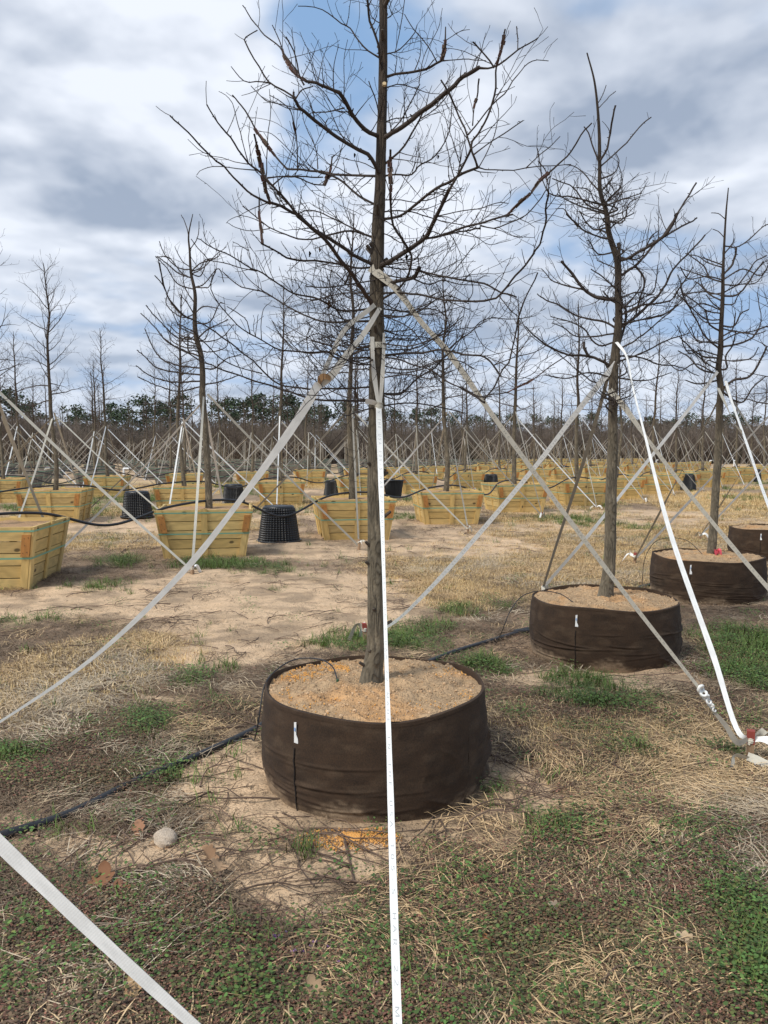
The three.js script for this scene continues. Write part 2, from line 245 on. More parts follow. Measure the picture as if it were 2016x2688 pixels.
blob(C, 1020, 1900, 170, 80, 1.4); blob(C, 600, 2100, 560, 110, 1.4); blob(C, 330, 1920, 200, 80, 0.7); blob(C, 900, 2120, 330, 90, 1.2); blob(C, 290, 1600, 150, 70, 1); blob(C, 120, 1650, 130, 60, 0.7); blob(C, 1500, 2000, 260, 170, 1.2); blob(C, 420, 1700, 110, 50, 0.5); blob(C, 1150, 1950, 200, 80, 1.1); blob(C, 80, 2080, 200, 120, 0.9); blob(C, 1540, 1440, 150, 90, 0.7); blob(C, 1250, 1520, 200, 60, 0.8); blob(C, 1330, 1700, 260, 100, 0.5); blob(C, 500, 1550, 120, 40, 0.4);
const zoneOut = { sand: 0, dry: 0, green: 0, clover: 0 };
function zone(x, z) {
  zoneOut.sand = zoneOut.dry = zoneOut.green = zoneOut.clover = 0;
  const dist = Math.hypot(x, z), wob = Math.min(1.2, dist * 0.05 + 0.1);
  const wx = x + (fbm(x * 1.3, z * 1.3, 3, 301) - 0.5) * wob * 1.3, wz = z + (fbm(x * 1.3 + 40, z * 1.3, 3, 305) - 0.5) * wob * 1.3;
  for (const b of blobs) { const a = (wx - b.x) / b.rx, c = (wz - b.z) / b.rz, q = a * a + c * c; if (q < 6) zoneOut[b.type] += b.w * Math.exp(-q * 0.8) * (b.type === S ? 1.45 : 1); }
  const n = fbm(x * 2.4, z * 2.4, 4, 311);
  const far = smooth(11, 18, dist);   // between the planter rows: sand, thin dry grass and weeds in drifts
  zoneOut.sand += far * smooth(0.5, 0.62, fbm(x * 0.35, z * 0.35, 3, 321)) * 0.7; zoneOut.dry += far * smooth(0.45, 0.6, fbm(x * 0.3 + 9, z * 0.3, 3, 325)) * 0.8; zoneOut.green += far * smooth(0.56, 0.68, fbm(x * 0.4 + 30, z * 0.4, 3, 331)) * 0.7;
  const n2 = fbm(x * 11, z * 11, 3, 315), k = 0.42 + 0.8 * n + 0.42 * n2;
  zoneOut.dry += 0.12 * n;
  for (const t of ['sand', 'dry', 'green', 'clover']) zoneOut[t] = smooth(0.22, 0.85, zoneOut[t] * k);
  return zoneOut;
}
function groundY(x, z) {
  const d = Math.hypot(x, z), near = 1 - smooth(12, 30, d);
  return (fbm(x * 0.5, z * 0.5, 3, 401) - 0.5) * 0.06 + near * ((fbm(x * 3.1, z * 3.1, 3, 411) - 0.5) * 0.035 + (fbm(x * 14, z * 14, 2, 421) - 0.5) * 0.02);
}
{
  const axis = (dense, step, far, grow) => { const a = []; for (let v = 0; v < dense; v += step) a.push(v); let s = step, v = dense; while (v < far) { a.push(v); s *= grow; v += s; } a.push(far); return a; };
  const px = axis(4.6, 0.034, 420, 1.075), xs = [...px.slice(1).reverse().map((v) => -v), ...px];
  const zf = axis(9.5, 0.034, 420, 1.06), zb = axis(0.2, 0.1, 60, 1.4), zs = [...zb.slice(1).reverse().map((v) => v), ...zf.map((v) => -v)];
  const g = sheet(xs.length - 1, zs.length - 1, (i, j) => {
    const x = xs[i], z = zs[j], o = zone(x, z), n = fbm(x * 5, z * 5, 4, 341), m = fbm(x * 0.8, z * 0.8, 3, 345), fine = fbm(x * 17, z * 17, 3, 347);
    let r = lerp(0.26, 0.47, n), gg = lerp(0.182, 0.325, n), b = lerp(0.117, 0.205, n);
    const mix = (t, cr, cg, cb) => { r = lerp(r, cr, t); gg = lerp(gg, cg, t); b = lerp(b, cb, t); };
    mix(o.dry * 0.9, 0.64, 0.465, 0.245); mix(o.clover * (1 - o.sand) * 0.75, 0.17, 0.135, 0.08); mix(o.green * 0.6, 0.16, 0.165, 0.06); mix(o.sand * 0.97, 0.68, 0.485, 0.305);
    const q = (0.80 + 0.3 * m + 0.22 * (fine - 0.4)) * (1 - (0.16 + 0.2 * o.sand) * smooth(0.50, 0.64, fbm(x * 2.2, z * 3.4, 4, 349))); return [x, groundY(x, z) + o.sand * 0.006, z, x / 1.3, z / 1.3, [r * q, gg * q, b * q]];
  }, true);
  tag(part('ground', g, mat.ground, scene), 'sandy ground with dry grass and low weeds', null, null, 'structure');
}

// ---------- ground cover ----------
function scatter(name, label, category, geo, m, list) {
  const im = new THREE.InstancedMesh(geo, m, list.length), q = new THREE.Object3D(), c = new THREE.Color();
  list.forEach((s, i) => { q.position.set(s.x, s.y, s.z); q.rotation.set(s.rx ?? 0, s.ry ?? 0, s.rz ?? 0, 'YXZ'); q.scale.set(s.s, s.sy ?? s.s, s.s); q.updateMatrix(); im.setMatrixAt(i, q.matrix); if (s.c) im.setColorAt(i, c.setRGB(...s.c)); });
  im.name = numbered(name); im.castShadow = im.receiveShadow = true; scene.add(im); return tag(im, label, category, null, 'stuff');
}
// points on the ground, thinning out with distance
function spread(n, seed, far, keep) {
  const r = rng(seed), out = [], near = 1.25;
  for (let k = 0; k < n; k++) { const d = near * Math.pow(far / near, Math.pow(r(), 0.92)), a = (r() - 0.5) * 1.5, x = Math.sin(a) * d, z = -Math.cos(a) * d + 0.3; const w = r(), w2 = r(), w3 = r(), w4 = r(); if (inPot(x, z)) continue; const s = keep(x, z, w, d, w2, w3, w4); if (s) { s.x = x; s.z = z; s.y = groundY(x, z) + (s.dy ?? 0); out.push(s); } }
  return out;
}
const POTS = [[-0.045, -3.715, 0.57], [1.745, -6.02, 0.58], [3.58, -8.44, 0.6], [5.75, -11.4, 0.6]];
function inPot(x, z) { for (const p of POTS) if (Math.hypot(x - p[0], z - p[1]) < p[2]) return true; return false; }
function strawClump(seed, n, L, flat, rad, lift0 = 0.014, dirs = 6.283) {
  const r = rng(seed), g = new Geo();
  for (let k = 0; k < n; k++) {
    const a = (r() - 0.5) * dirs + (r() < 0.5 ? Math.PI : 0), x = (r() - 0.5) * rad, z = (r() - 0.5) * rad, len = L * (0.4 + r() * 0.9), dx = Math.cos(a), dz = Math.sin(a), lift = flat ? 0.002 + r() * lift0 : len * (0.5 + r() * 0.5), bend = (r() - 0.5) * 0.5, out = flat ? len : len * (0.25 + r() * 0.5);
    const p0 = V(x, flat ? r() * 0.018 : -0.005, z), p1 = V(x + dx * out * 0.5 - dz * bend * out * 0.3, p0.y + lift * (flat ? 1 : 0.65), z + dz * out * 0.5 + dx * bend * out * 0.3), p2 = V(x + dx * out, p0.y + lift * (flat ? 0.3 + r() * 0.6 : 1), z + dz * out);
    const w = flat ? 0.0006 + r() * 0.0011 : 0.0007 + r() * 0.0009; g.blade([p0, p1, p2], [w, w, w * 0.25], V(-dz, 0.3 * (r() - 0.5), dx).normalize(), V(0, 1, 0), [1, 1, 1]);
  }
  return g.geometry();
}
function rosette(seed, n, size, rad, droop) {   // small rounded leaves on short stalks
  const r = rng(seed), g = new Geo(true);
  for (let k = 0; k < n; k++) {
    const a = r() * 6.283, d = Math.sqrt(r()) * rad, c = V(Math.cos(a) * d, 0.006 + r() * rad * droop, Math.sin(a) * d), s = size * (0.6 + r() * 0.8), b = r() * 6.283, tilt = (r() - 0.5) * 1.3, br = 0.6 + r() * 0.8, ru = r() < 0.25 ? 1 : r() * 0.4, tone = [br * lerp(0.9, 1.55, ru), br * lerp(1.03, 0.95, ru), br * lerp(0.9, 1.0, ru)];
    const u = V(Math.cos(b), Math.sin(tilt) * 0.6, Math.sin(b)).normalize(), v = V(-Math.sin(b), (r() - 0.5) * 0.8, Math.cos(b)).normalize(), nn = V(0, 0, 0).crossVectors(v, u).normalize(), fl = nn.y < 0; if (fl) { v.negate(); nn.negate(); }
    const q = (e, f) => V(0, 0, 0).copy(c).addScaledVector(u, e * s).addScaledVector(v, f * s), b0 = g.p.length / 3;
    for (const [e, f] of [[-1, 0], [-0.35, 0.62], [0.55, 0.6], [1, 0], [0.55, -0.6], [-0.35, -0.62]]) { const p = q(e, f); g.vert(p.x, p.y, p.z, nn.x, nn.y, nn.z, 0, 0, tone); }
    g.i.push(b0, b0 + 1, b0 + 5, b0 + 1, b0 + 2, b0 + 4, b0 + 1, b0 + 4, b0 + 5, b0 + 2, b0 + 3, b0 + 4);
  }
  return g.geometry();
}
scatter('dry_straw', 'loose dry straw and dead grass stems lying over the ground', 'straw', strawClump(11, 20, 0.115, true, 0.17, 0.02, 1.9), mat.plain, spread(120000, 501, 22, (x, z, w, d, a, b, c) => {
  const o = zone(x, z), p = (0.025 + 0.34 * o.clover * smooth(0.42, 0.62, fbm(x * 2.7, z * 2.7, 3, 551)) + 0.55 * o.dry * (0.25 + 0.75 * smooth(0.4, 0.6, fbm(x * 1.9, z * 1.9, 3, 553))) * (1 - 0.6 * o.clover)) * (1 - 0.96 * o.sand) * (1 - 0.5 * o.green); if (w > p) return null;
  const grey = smooth(0.4, 0.7, fbm(x * 1.1, z * 1.1, 2, 511)), t = 0.55 + 0.7 * a; return { s: (0.7 + b * 0.8) * (1 + d * 0.04), ry: fbm(x * 1.2, z * 1.2, 2, 515) * 12 + (c - 0.5) * 1.6, c: [lerp(0.60, 0.53, grey) * t, lerp(0.42, 0.43, grey) * t, lerp(0.225, 0.30, grey) * t] };
}));
scatter('dead_grass', 'short tan dead grass covering the lane between the rows', 'grass', strawClump(12, 30, 0.05, false, 0.13), mat.plain, spread(170000, 502, 40, (x, z, w, d, a, b, c) => {
  const o = zone(x, z), p = o.dry * smooth(3.2, 6, d) * (1 - 0.9 * o.sand); if (w > p) return null; const t = 0.65 + 0.6 * a; return { s: (0.5 + b * 0.6) * (0.7 + d * 0.05), ry: c * 6.283, c: [0.70 * t, 0.50 * t, 0.235 * t] };
}));
scatter('ground_litter', 'dark stem bits and dead plant litter strewn on the soil', 'litter', strawClump(13, 30, 0.040, true, 0.17, 0.008), mat.plain, spread(120000, 503, 26, (x, z, w, d, a, b, c) => {
  const o = zone(x, z), p = (0.20 + 0.28 * o.clover + 0.2 * smooth(0.5, 0.7, fbm(x * 2.1, z * 2.1, 3, 545))) * (1 - 0.95 * o.sand); if (w > p) return null; const t = 0.5 + 0.8 * a; return { s: (0.6 + b * 0.8) * (1 + d * 0.04), ry: c * 6.283, c: [0.19 * t, 0.132 * t, 0.082 * t] };
}));
scatter('low_weeds', 'low leafy weeds with small green and reddish leaves', 'weeds', rosette(14, 62, 0.0036, 0.075, 0.38), mat.leaf, spread(190000, 504, 15, (x, z, w, d, a, b, c) => {
  const o = zone(x, z), f = fbm(x * 3.3, z * 3.3, 3, 521), p = (o.clover * (0.12 + 0.52 * smooth(0.44, 0.62, f)) + 0.02) * (1 - 0.95 * o.sand); if (w > p) return null; const red = smooth(0.26, 0.50, fbm(x * 1.7 + 5, z * 1.7, 3, 525) + (a - 0.5) * 0.35), t = 0.6 + 0.8 * b;
  return { s: 0.7 + c * 0.8, ry: c * 50, dy: 0.003, c: [lerp(0.104, 0.125, red) * t, lerp(0.100, 0.092, red) * t, lerp(0.046, 0.056, red) * t] };
}));
scatter('leafy_clumps', 'bright green leafy weeds growing in patches', 'weeds', rosette(15, 60, 0.0048, 0.075, 0.7), mat.leaf, spread(90000, 505, 26, (x, z, w, d, a, b, c) => {
  const o = zone(x, z), p = (o.green * 0.6 + 0.01 + 0.04 * o.clover) * (1 - 0.8 * o.sand); if (w > p) return null; const t = 0.6 + 0.75 * b; return { s: (0.6 + a * 0.8) * (1 + d * 0.03), ry: c * 50, dy: 0.004, c: [0.075 * t, 0.135 * t, 0.032 * t] };
}));
scatter('green_grass', 'fresh green grass tufts sprouting in patches', 'grass', strawClump(16, 26, 0.060, false, 0.06), mat.plain, spread(80000, 506, 45, (x, z, w, d, a, b, c) => {
  const o = zone(x, z), g2 = smooth(0.45, 0.58, fbm(x * 1.9, z * 1.9, 2, 531)), p = o.green * (0.25 + 0.6 * g2) + 0.006; if (w > p) return null; const t = 0.65 + 0.7 * b; return { s: (0.6 + a * 0.9) * (1 + d * 0.045), ry: c * 50, c: [0.105 * t, 0.165 * t, 0.036 * t] };
}));
{ // fallen twigs
  const g = new Geo(), r = rng(31), p = [V(-0.15, 0.006, 0)]; for (let k = 1; k < 7; k++) p.push(V(-0.15 + k * 0.05, 0.006 + r() * 0.012, p[k - 1].z + (r() - 0.5) * 0.03)); g.tube(p, p.map((_, k) => 0.0028 * (1 - k * 0.1)), 4); g.tube([p[2], V(p[2].x + 0.05, 0.02, p[2].z + 0.05), V(p[2].x + 0.11, 0.012, p[2].z + 0.07)], [0.0018, 0.0014, 0.0008], 3); g.tube([p[4], V(p[4].x + 0.03, 0.015, p[4].z - 0.05), V(p[4].x + 0.08, 0.012, p[4].z - 0.08)], [0.0016, 0.0012, 0.0007], 3);
  scatter('fallen_twigs', 'thin dark twigs fallen from the trees onto the soil', 'twigs', g.geometry(), mat.plain, spread(5200, 507, 20, (x, z, w, d, a, b, c) => { if (w > 0.55) return null; const t = 0.6 + 0.8 * a; return { s: 0.5 + b * 1.3, ry: c * 50, dy: 0.004, c: [0.13 * t, 0.085 * t, 0.06 * t] }; }));
  const cr = new THREE.IcosahedronGeometry(0.006, 0);
  scatter('soil_crumbs', 'small clods and crumbs of sandy soil', 'soil crumbs', cr, mat.plain, spread(60000, 508, 14, (x, z, w, d, a, b, c) => { const o = zone(x, z); if (w > 0.22 + 0.3 * o.sand) return null; const t = 0.5 + 0.8 * a; return { s: 0.4 + b * b * 1.9, ry: c * 50, rx: c * 9, c: [0.40 * t, 0.29 * t, 0.185 * t] }; }));
}

// ---------- trees ----------
const BARK0 = [0.066, 0.050, 0.040], BARK1 = [0.032, 0.022, 0.018];
function trunk(parent, pts, rad, sides, step, flare) {
  const cv = new THREE.CatmullRomCurve3(pts, false, 'centripetal'), len = cv.getLength(), n = Math.max(6, Math.round(len / step)), cen = cv.getSpacedPoints(n);
  const rs = cen.map((_, k) => { const t = k / n * (rad.length - 1), a = Math.min(rad.length - 2, Math.floor(t)); return lerp(rad[a], rad[a + 1], t - a); });
  const g = sheet(sides, n, (i, k) => {
    const a = i / sides * Math.PI * 2, c = cen[k], h = k / n * len; let r = rs[k] * (1 + 0.10 * (fbm(a * 1.6 + 3, h * 5, 3, 611) - 0.5) + 0.07 * (noise((i % sides) * 0.9, h * 26, 613) - 0.5));
    if (flare) { const f = Math.exp(-h / 0.085), lobe = 0.55 + 0.5 * Math.cos(a - 2.9) + 0.3 * Math.cos(3 * a); r *= 1 + f * flare * Math.max(0.15, lobe); }
    const hi = smooth(0.2, 0.62, k / n); return [c.x + Math.cos(a) * r, c.y, c.z + Math.sin(a) * r, i / sides, h / 0.55, [lerp(0.235, 0.088, hi), lerp(0.205, 0.066, hi), lerp(0.155, 0.049, hi)]];
  }, true, true);
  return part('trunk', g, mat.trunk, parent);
}
function twigs(g, pts, rad, r, o, depth = 0) {
  const T = V(0, 0, 0), D = V(0, 0, 0), R = V(0, 0, 0); let acc = r() * o.gap, total = 0; for (let k = 1; k < pts.length; k++) total += pts[k].distanceTo(pts[k - 1]);
  let done = 0, side = r() * 6.28;
  for (let k = 1; k < pts.length; k++) {
    const seg = pts[k].distanceTo(pts[k - 1]); acc += seg; done += seg; const f = done / total;
    while (acc > o.gap) {
      acc -= o.gap * (0.55 + 0.9 * r()); if (f < o.from) continue;
      T.subVectors(pts[k], pts[k - 1]).normalize(); R.set(r() - 0.5, r() - 0.5, r() - 0.5); R.addScaledVector(T, -R.dot(T)); if (o.flat) R.y *= o.flat; R.normalize();
      side += 2.4; const an = 0.6 + r() * 0.65; D.copy(T).multiplyScalar(Math.cos(an)).addScaledVector(R, Math.sin(an)); D.y += 0.22; D.normalize();
      const len = o.len * (0.25 + 0.95 * r() * r()) * (depth ? 1 : lerp(1.15, 0.6, f)), m = Math.max(3, Math.round(len / o.step)), q = [pts[k].clone()], rr = [Math.min(rad[k] * 0.55, o.r0)], C = V(r() - 0.5, r() * 0.75 - 0.15, r() - 0.5).multiplyScalar(o.curl);
      for (let j = 1; j <= m; j++) { D.addScaledVector(C, 1 / m).add(R.set(r() - 0.5, r() - 0.5, r() - 0.5).multiplyScalar(o.zig)).normalize(); q.push(q[j - 1].clone().addScaledVector(D, len / m)); rr.push(lerp(rr[0], o.r1, j / m)); }
      g.tube(q, rr, o.sides, o.c1 ?? (depth ? BARK1 : [0.06, 0.043, 0.035]), o.c1 ?? BARK1);
      if (depth < o.depth && len > 0.09) twigs(g, q, rr, r, { ...o, gap: o.gap * 0.8, len: len * 0.55, from: 0.15, r0: rr[0] * 0.7 }, depth + 1);
    }
  }
}
function corky(g, pts, rad, r, c = [0.105, 0.058, 0.042]) {   // winged bark: ragged plates along a twig
  const T = V(0, 0, 0), N = V(0, 0, 0);
  for (let k = 0; k < pts.length - 1; k++) {
    T.subVectors(pts[k + 1], pts[k]); const L = T.length(); T.normalize(); N.set(r() - 0.5, r() - 0.5, r() - 0.5); N.addScaledVector(T, -N.dot(T)).normalize();
    const B = V(0, 0, 0).crossVectors(T, N);
    for (const s of [N, B]) { const w1 = rad[k] * (1.1 + r() * 1.3), w2 = rad[k] * (1.1 + r() * 1.3), th = rad[k] * 0.3, o = s === N ? B : N, q = []; for (const e of [-1, 1]) for (const f of [-w1, w2]) for (const z of [0, L * 0.92]) q.push(pts[k].clone().addScaledVector(o, e * th).addScaledVector(s, f).addScaledVector(T, z)); g.hexa(q, 0, [c[0] * (0.8 + 0.4 * r()), c[1] * (0.8 + 0.4 * r()), c[2]]); }
  }
}
const TW_NEAR = { gap: 0.045, from: 0.06, len: 0.34, step: 0.035, r0: 0.0031, r1: 0.0012, curl: 1.0, zig: 0.34, sides: 3, depth: 1, flat: 0 };

// a tree that stands in view: its limbs as they run in the photograph, each at a depth of its own
class Traced {
  constructor(name, label, z, group, seed, tw) { this.root = thing(name, label, 'tree', V(0, 0, 0), 0, group); this.z = z; this.r = rng(seed); this.marks = []; this.tw = tw; this.list = []; }
  trunk(px, widths, sides, step, flare, top) {
    const pts = px.map(([x, y]) => P(x, y, this.z)); this.tp = pts; const fine = curve(pts, 120);
    fine.forEach((p) => { const s = this.project(p); this.marks.push([s[0], s[1], p]); });
    const rad = widths.map((w, i) => w / 2 / FPX * this.z); if (top) { const a = pts[pts.length - 1]; for (const t of top) pts.push(V(a.x + t[0], a.y + t[1], a.z + t[2])), rad.push(t[3]); }
    // even radii along the length
    const cv = new THREE.CatmullRomCurve3(pts, false, 'centripetal'), L = [0]; for (let i = 1; i < pts.length; i++) L.push(L[i - 1] + pts[i].distanceTo(pts[i - 1]));
    const even = []; for (let k = 0; k <= 40; k++) { const s = k / 40 * L[L.length - 1]; let i = 0; while (i < L.length - 2 && L[i + 1] < s) i++; even.push(lerp(rad[i], rad[i + 1], clamp((s - L[i]) / (L[i + 1] - L[i])))); }
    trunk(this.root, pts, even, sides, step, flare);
  }
  project(p) { const y = p.y - EYE, d = -p.z * CP - y * SP, v = y * CP - p.z * SP; return [W / 2 + p.x / d * FPX, H / 2 - v / d * FPX]; }
  // o: d = how far its tip leans towards us (+) or away, cork = [from, to], bare = no twigs, dens
  limb(px, w0, w1, o = {}) {
    let best = null, bd = 1e9; for (const m of this.marks) { const q = (m[0] - px[0][0]) ** 2 + (m[1] - px[0][1]) ** 2; if (q < bd) { bd = q; best = m; } }
    const z0 = bd < 60 * 60 ? -best[2].z : this.z + (this.r() - 0.5) * 0.5, len = px.reduce((a, p, i) => i ? a + Math.hypot(p[0] - px[i - 1][0], p[1] - px[i - 1][1]) : 0, 0) / FPX * this.z, dz = o.d ?? (this.r() - 0.5) * 0.9 * len;
    let run = 0; const pts = px.map((p, i) => { if (i) run += Math.hypot(p[0] - px[i - 1][0], p[1] - px[i - 1][1]) / FPX * this.z; return P(p[0], p[1], z0 - dz * (run / len) + (i ? (this.r() - 0.5) * 0.03 : 0)); });
    if (bd < 30 * 30) pts[0].lerp(best[2], 0.6);
    const n = Math.max(8, Math.round(len / 0.03)), fine = curve(pts, n), sd = this.r() * 90; fine.forEach((p, i) => { const e = Math.min(1, i / 5) * (0.005 + 0.007 * Math.min(1, len)); p.x += (noise(i * 0.55, sd, 651) - 0.5) * e; p.y += (noise(i * 0.55, sd + 9, 653) - 0.5) * e; p.z += (noise(i * 0.55, sd + 19, 655) - 0.5) * e * 1.5; }); const zzz = 0, k = z0 / FPX / 2 * 1.22, g = new Geo(true);
    const rad = fine.map((_, i) => Math.max(0.0011, lerp(w0, w1 * 1.2, Math.pow(i / n, 0.9)) * k * (w0 < 4 ? 1.3 : 1.06) * (1 + 0.12 * (noise(i * 0.45, w0, 641) - 0.5)))); rad[0] *= 1.25;
    g.tube(fine, rad, w0 > 5 ? 7 : 5, o.c0 ?? BARK0, o.c1 ?? [0.036, 0.026, 0.021], 0.16, 0, Math.round(px[0][0]));
    // knobs where buds and old leaves sat
    for (let i = 3; i < n; i += 1 + Math.floor(this.r() * 3)) { const e = V(this.r() - 0.5, this.r() - 0.3, this.r() - 0.5).normalize().multiplyScalar(rad[i] * 2 + 0.003); g.tube([fine[i], fine[i].clone().add(e)], [rad[i] * 0.7, rad[i] * 0.3], 3, BARK1, BARK1); }
    if (o.cork) { const a = Math.floor(o.cork[0] * n), b = Math.floor(o.cork[1] * n); corky(g, fine.slice(a, b), rad.slice(a, b).map((v, i, l) => v * (0.55 + 0.7 * Math.sin(Math.PI * (i + 0.5) / l.length))), this.r); }
    if (!o.bare) twigs(g, fine, rad, this.r, { ...this.tw, gap: this.tw.gap / (o.dens ?? 1), len: this.tw.len * (o.len ?? 1) });
    g.mesh('branch', mat.branch, this.root); fine.forEach((p) => { const s = this.project(p); this.marks.push([s[0], s[1], p]); });
  }
}
const crop = (x0, y0, k) => (...c) => { const o = []; for (let i = 0; i < c.length; i += 2) o.push([x0 + c[i] * k, y0 + c[i + 1] * k]); return o; };
const qA = crop(900, 0, 600 / 1659), qB = crop(420, 0, 600 / 1659), qC = crop(420, 500, 600 / 1659), qD = crop(900, 500, 600 / 1659), SK = 600 / 1659;

// the nearest tree
const elm = new Traced('elm_tree', 'tallest bare tree with corky twigs, growing in the closest brown fabric container', 3.75, null, 71, TW_NEAR);
elm.trunk([[978, 1812], [979, 1760], [986, 1700], [987, 1600], [987, 1450], [986, 1300], [986, 1195], [988, 1050], [990, 900], [989, 753], [992, 608], [998, 480], [1001, 362], [1005, 217], [1006, 100], [1006, 0]], [47, 47, 46, 46, 45, 44, 42, 40, 38, 36, 33, 28, 25, 22, 20.5, 20], 26, 0.012, 1.25, [[0.0, 0.5, 0, 0.017], [0.02, 1.1, 0.02, 0.008], [0.03, 1.5, 0.02, 0.002]]);
{
  const L = (p, a, b, o) => elm.limb(p, a * SK, b * SK, o);
  L(qA(300, 1020, 420, 920, 580, 810, 760, 660, 880, 555, 985, 492), 27, 17, { d: 0.35 }); L(qA(985, 498, 1060, 495, 1150, 455, 1260, 375, 1340, 325, 1410, 285), 12, 5, { d: 0.1, dens: 0.25 });
  L(qA(300, 570, 400, 535, 520, 520, 620, 490, 720, 438), 15, 10, { dens: 0.7 }); L(qA(718, 438, 735, 360, 745, 280, 748, 195), 15, 5, { cork: [0, 0.8], bare: 1 }); L(qA(720, 447, 860, 430, 960, 432, 1040, 438), 5, 2.5, { dens: 0.3 }); L(qA(690, 440, 640, 370, 560, 260, 500, 190, 450, 105), 5, 3, { dens: 0.5 });
  L(qA(300, 1590, 400, 1575, 520, 1490, 640, 1390, 760, 1325, 870, 1260, 985, 1215), 15, 11, { d: 0.4 }); L(qA(985, 1215, 1060, 1235, 1200, 1235, 1330, 1220, 1500, 1205, 1659, 1193), 6, 3, { dens: 0.3 }); L(qA(1330, 1220, 1420, 1130, 1500, 1070, 1580, 990), 5, 3, { dens: 0.4 });
  L(qA(970, 1215, 955, 1150, 930, 1080, 945, 1010, 1000, 950, 1050, 850, 1085, 740, 1110, 620, 1115, 500, 1140, 380, 1160, 290, 1185, 210), 13, 7, { d: 0.2, dens: 0.25, cork: [0.75, 1] }); L(qA(1112, 500, 1050, 420, 990, 350, 940, 302), 8, 6, { dens: 0.4 });
  L(qA(930, 1080, 905, 1000, 870, 900, 820, 790, 780, 690, 715, 580), 9, 6, { dens: 0.4 }); L(qA(926, 985, 960, 920, 1050, 800, 1120, 720, 1190, 660, 1260, 560, 1330, 480, 1400, 437, 1495, 436), 8, 3, { d: -0.2, dens: 0.3 });
  L(qA(960, 1110, 1060, 1040, 1150, 985, 1230, 930, 1305, 875), 6, 4, { dens: 0.4 }); L(qA(990, 1215, 1040, 1120, 1080, 1030, 1115, 920, 1130, 800, 1115, 720), 5, 3, { dens: 0.4 });
  L(qA(925, 890, 950, 800, 975, 700, 990, 570), 5, 6, { dens: 0.3, cork: [0.4, 0.8] }); L(qA(920, 930, 860, 830, 800, 740, 760, 600), 4, 2, { dens: 0.4 }); L(qA(1265, 370, 1272, 280, 1260, 190), 5, 4, { bare: 1 });
  L(qA(320, 1190, 430, 1080, 500, 970, 560, 870, 580, 810), 12, 7); L(qA(300, 1268, 400, 1265, 500, 1265, 560, 1200, 640, 1155, 720, 1060, 770, 950, 785, 860, 795, 700), 9, 3); L(qA(560, 1200, 555, 1100, 545, 1020), 4, 2);
  L(qA(270, 1000, 320, 980, 270, 860, 245, 750, 200, 640, 185, 590), 7, 4, { dens: 0.4 }); L(qA(285, 620, 265, 420, 255, 330, 230, 250, 190, 140, 175, 0), 11, 9, { d: 0.12, dens: 0.5 }); L(qA(310, 990, 400, 900, 470, 790, 520, 680, 560, 610), 7, 4, { dens: 0.7 });
  L(qA(290, 400, 360, 380, 420, 355, 480, 290, 530, 220, 540, 180), 6, 3); L(qA(380, 400, 410, 250, 430, 130, 445, 0), 4, 3, { dens: 0.5 }); L(qA(290, 640, 420, 610, 520, 640, 620, 680, 740, 690), 6, 2); L(qA(305, 880, 380, 860, 480, 850, 560, 800), 6, 3); L(qA(540, 600, 580, 440, 620, 340, 700, 190, 725, 60), 4, 2, { dens: 0.4 });
  L(qA(750, 300, 800, 260, 860, 225, 920, 214), 4, 2, { bare: 1 }); L(qA(580, 860, 660, 800, 730, 730, 800, 640), 5, 3); L(qA(300, 150, 355, 110, 340, 50, 360, 0), 5, 3); L(qA(270, 180, 220, 140, 190, 60), 5, 3);
  L(qB(1590, 975, 1500, 950, 1430, 880, 1380, 800, 1300, 672), 23, 17, { d: 0.3 }); L(qB(1300, 675, 1200, 630, 1130, 605, 1060, 590), 18, 12, { d: 0.05 }); L(qB(1060, 590, 990, 540, 930, 460, 890, 370, 855, 260, 815, 185), 12, 4, { cork: [0.05, 0.75], dens: 0.3 }); L(qB(1020, 510, 900, 390, 850, 320, 760, 250, 700, 190, 640, 110, 600, 40), 7, 4, { dens: 0.25 });
  L(qB(1025, 660, 1015, 560, 990, 440, 960, 340, 920, 265), 7, 5, { dens: 0.3 }); L(qB(985, 715, 1030, 650, 1110, 625), 7, 4); L(qB(1150, 600, 1180, 440, 1220, 310), 4, 2, { dens: 0.4 }); L(qB(1160, 600, 1110, 470, 1070, 350, 1010, 225), 4, 2, { dens: 0.4 }); L(qB(1330, 700, 1340, 560, 1335, 430, 1358, 290), 4, 2, { dens: 0.3 });
  L(qB(1600, 1275, 1550, 1180, 1480, 1105, 1400, 1070, 1300, 1010, 1180, 920, 1060, 830, 1010, 770, 975, 718), 23, 12, { d: 0.5, dens: 0.7 }); L(qB(985, 720, 920, 670, 820, 620, 790, 590, 730, 500, 670, 410, 625, 310, 620, 280, 660, 250, 702, 225), 9, 4, { dens: 0.2 }); L(qB(805, 600, 720, 592, 640, 595, 580, 565, 540, 520, 515, 485), 6, 3, { dens: 0.2 }); L(qB(978, 735, 970, 700, 970, 668), 9, 8, { bare: 1 });
  L(qB(1100, 825, 1000, 790, 900, 765, 800, 740, 720, 690, 662, 622), 5, 3, { dens: 0.4 }); L(qB(1300, 790, 1200, 815, 1100, 815), 6, 4); L(qB(1390, 800, 1280, 800, 1200, 680, 1140, 620), 5, 3);
  L(qB(1600, 1275, 1450, 1275, 1300, 1270, 1180, 1250, 1050, 1235, 920, 1222), 15, 9, { d: -0.4 }); L(qB(920, 1222, 850, 1150, 780, 1060, 700, 950, 640, 840, 580, 750, 525, 690), 9, 5, { cork: [0.2, 0.6], dens: 0.25 });
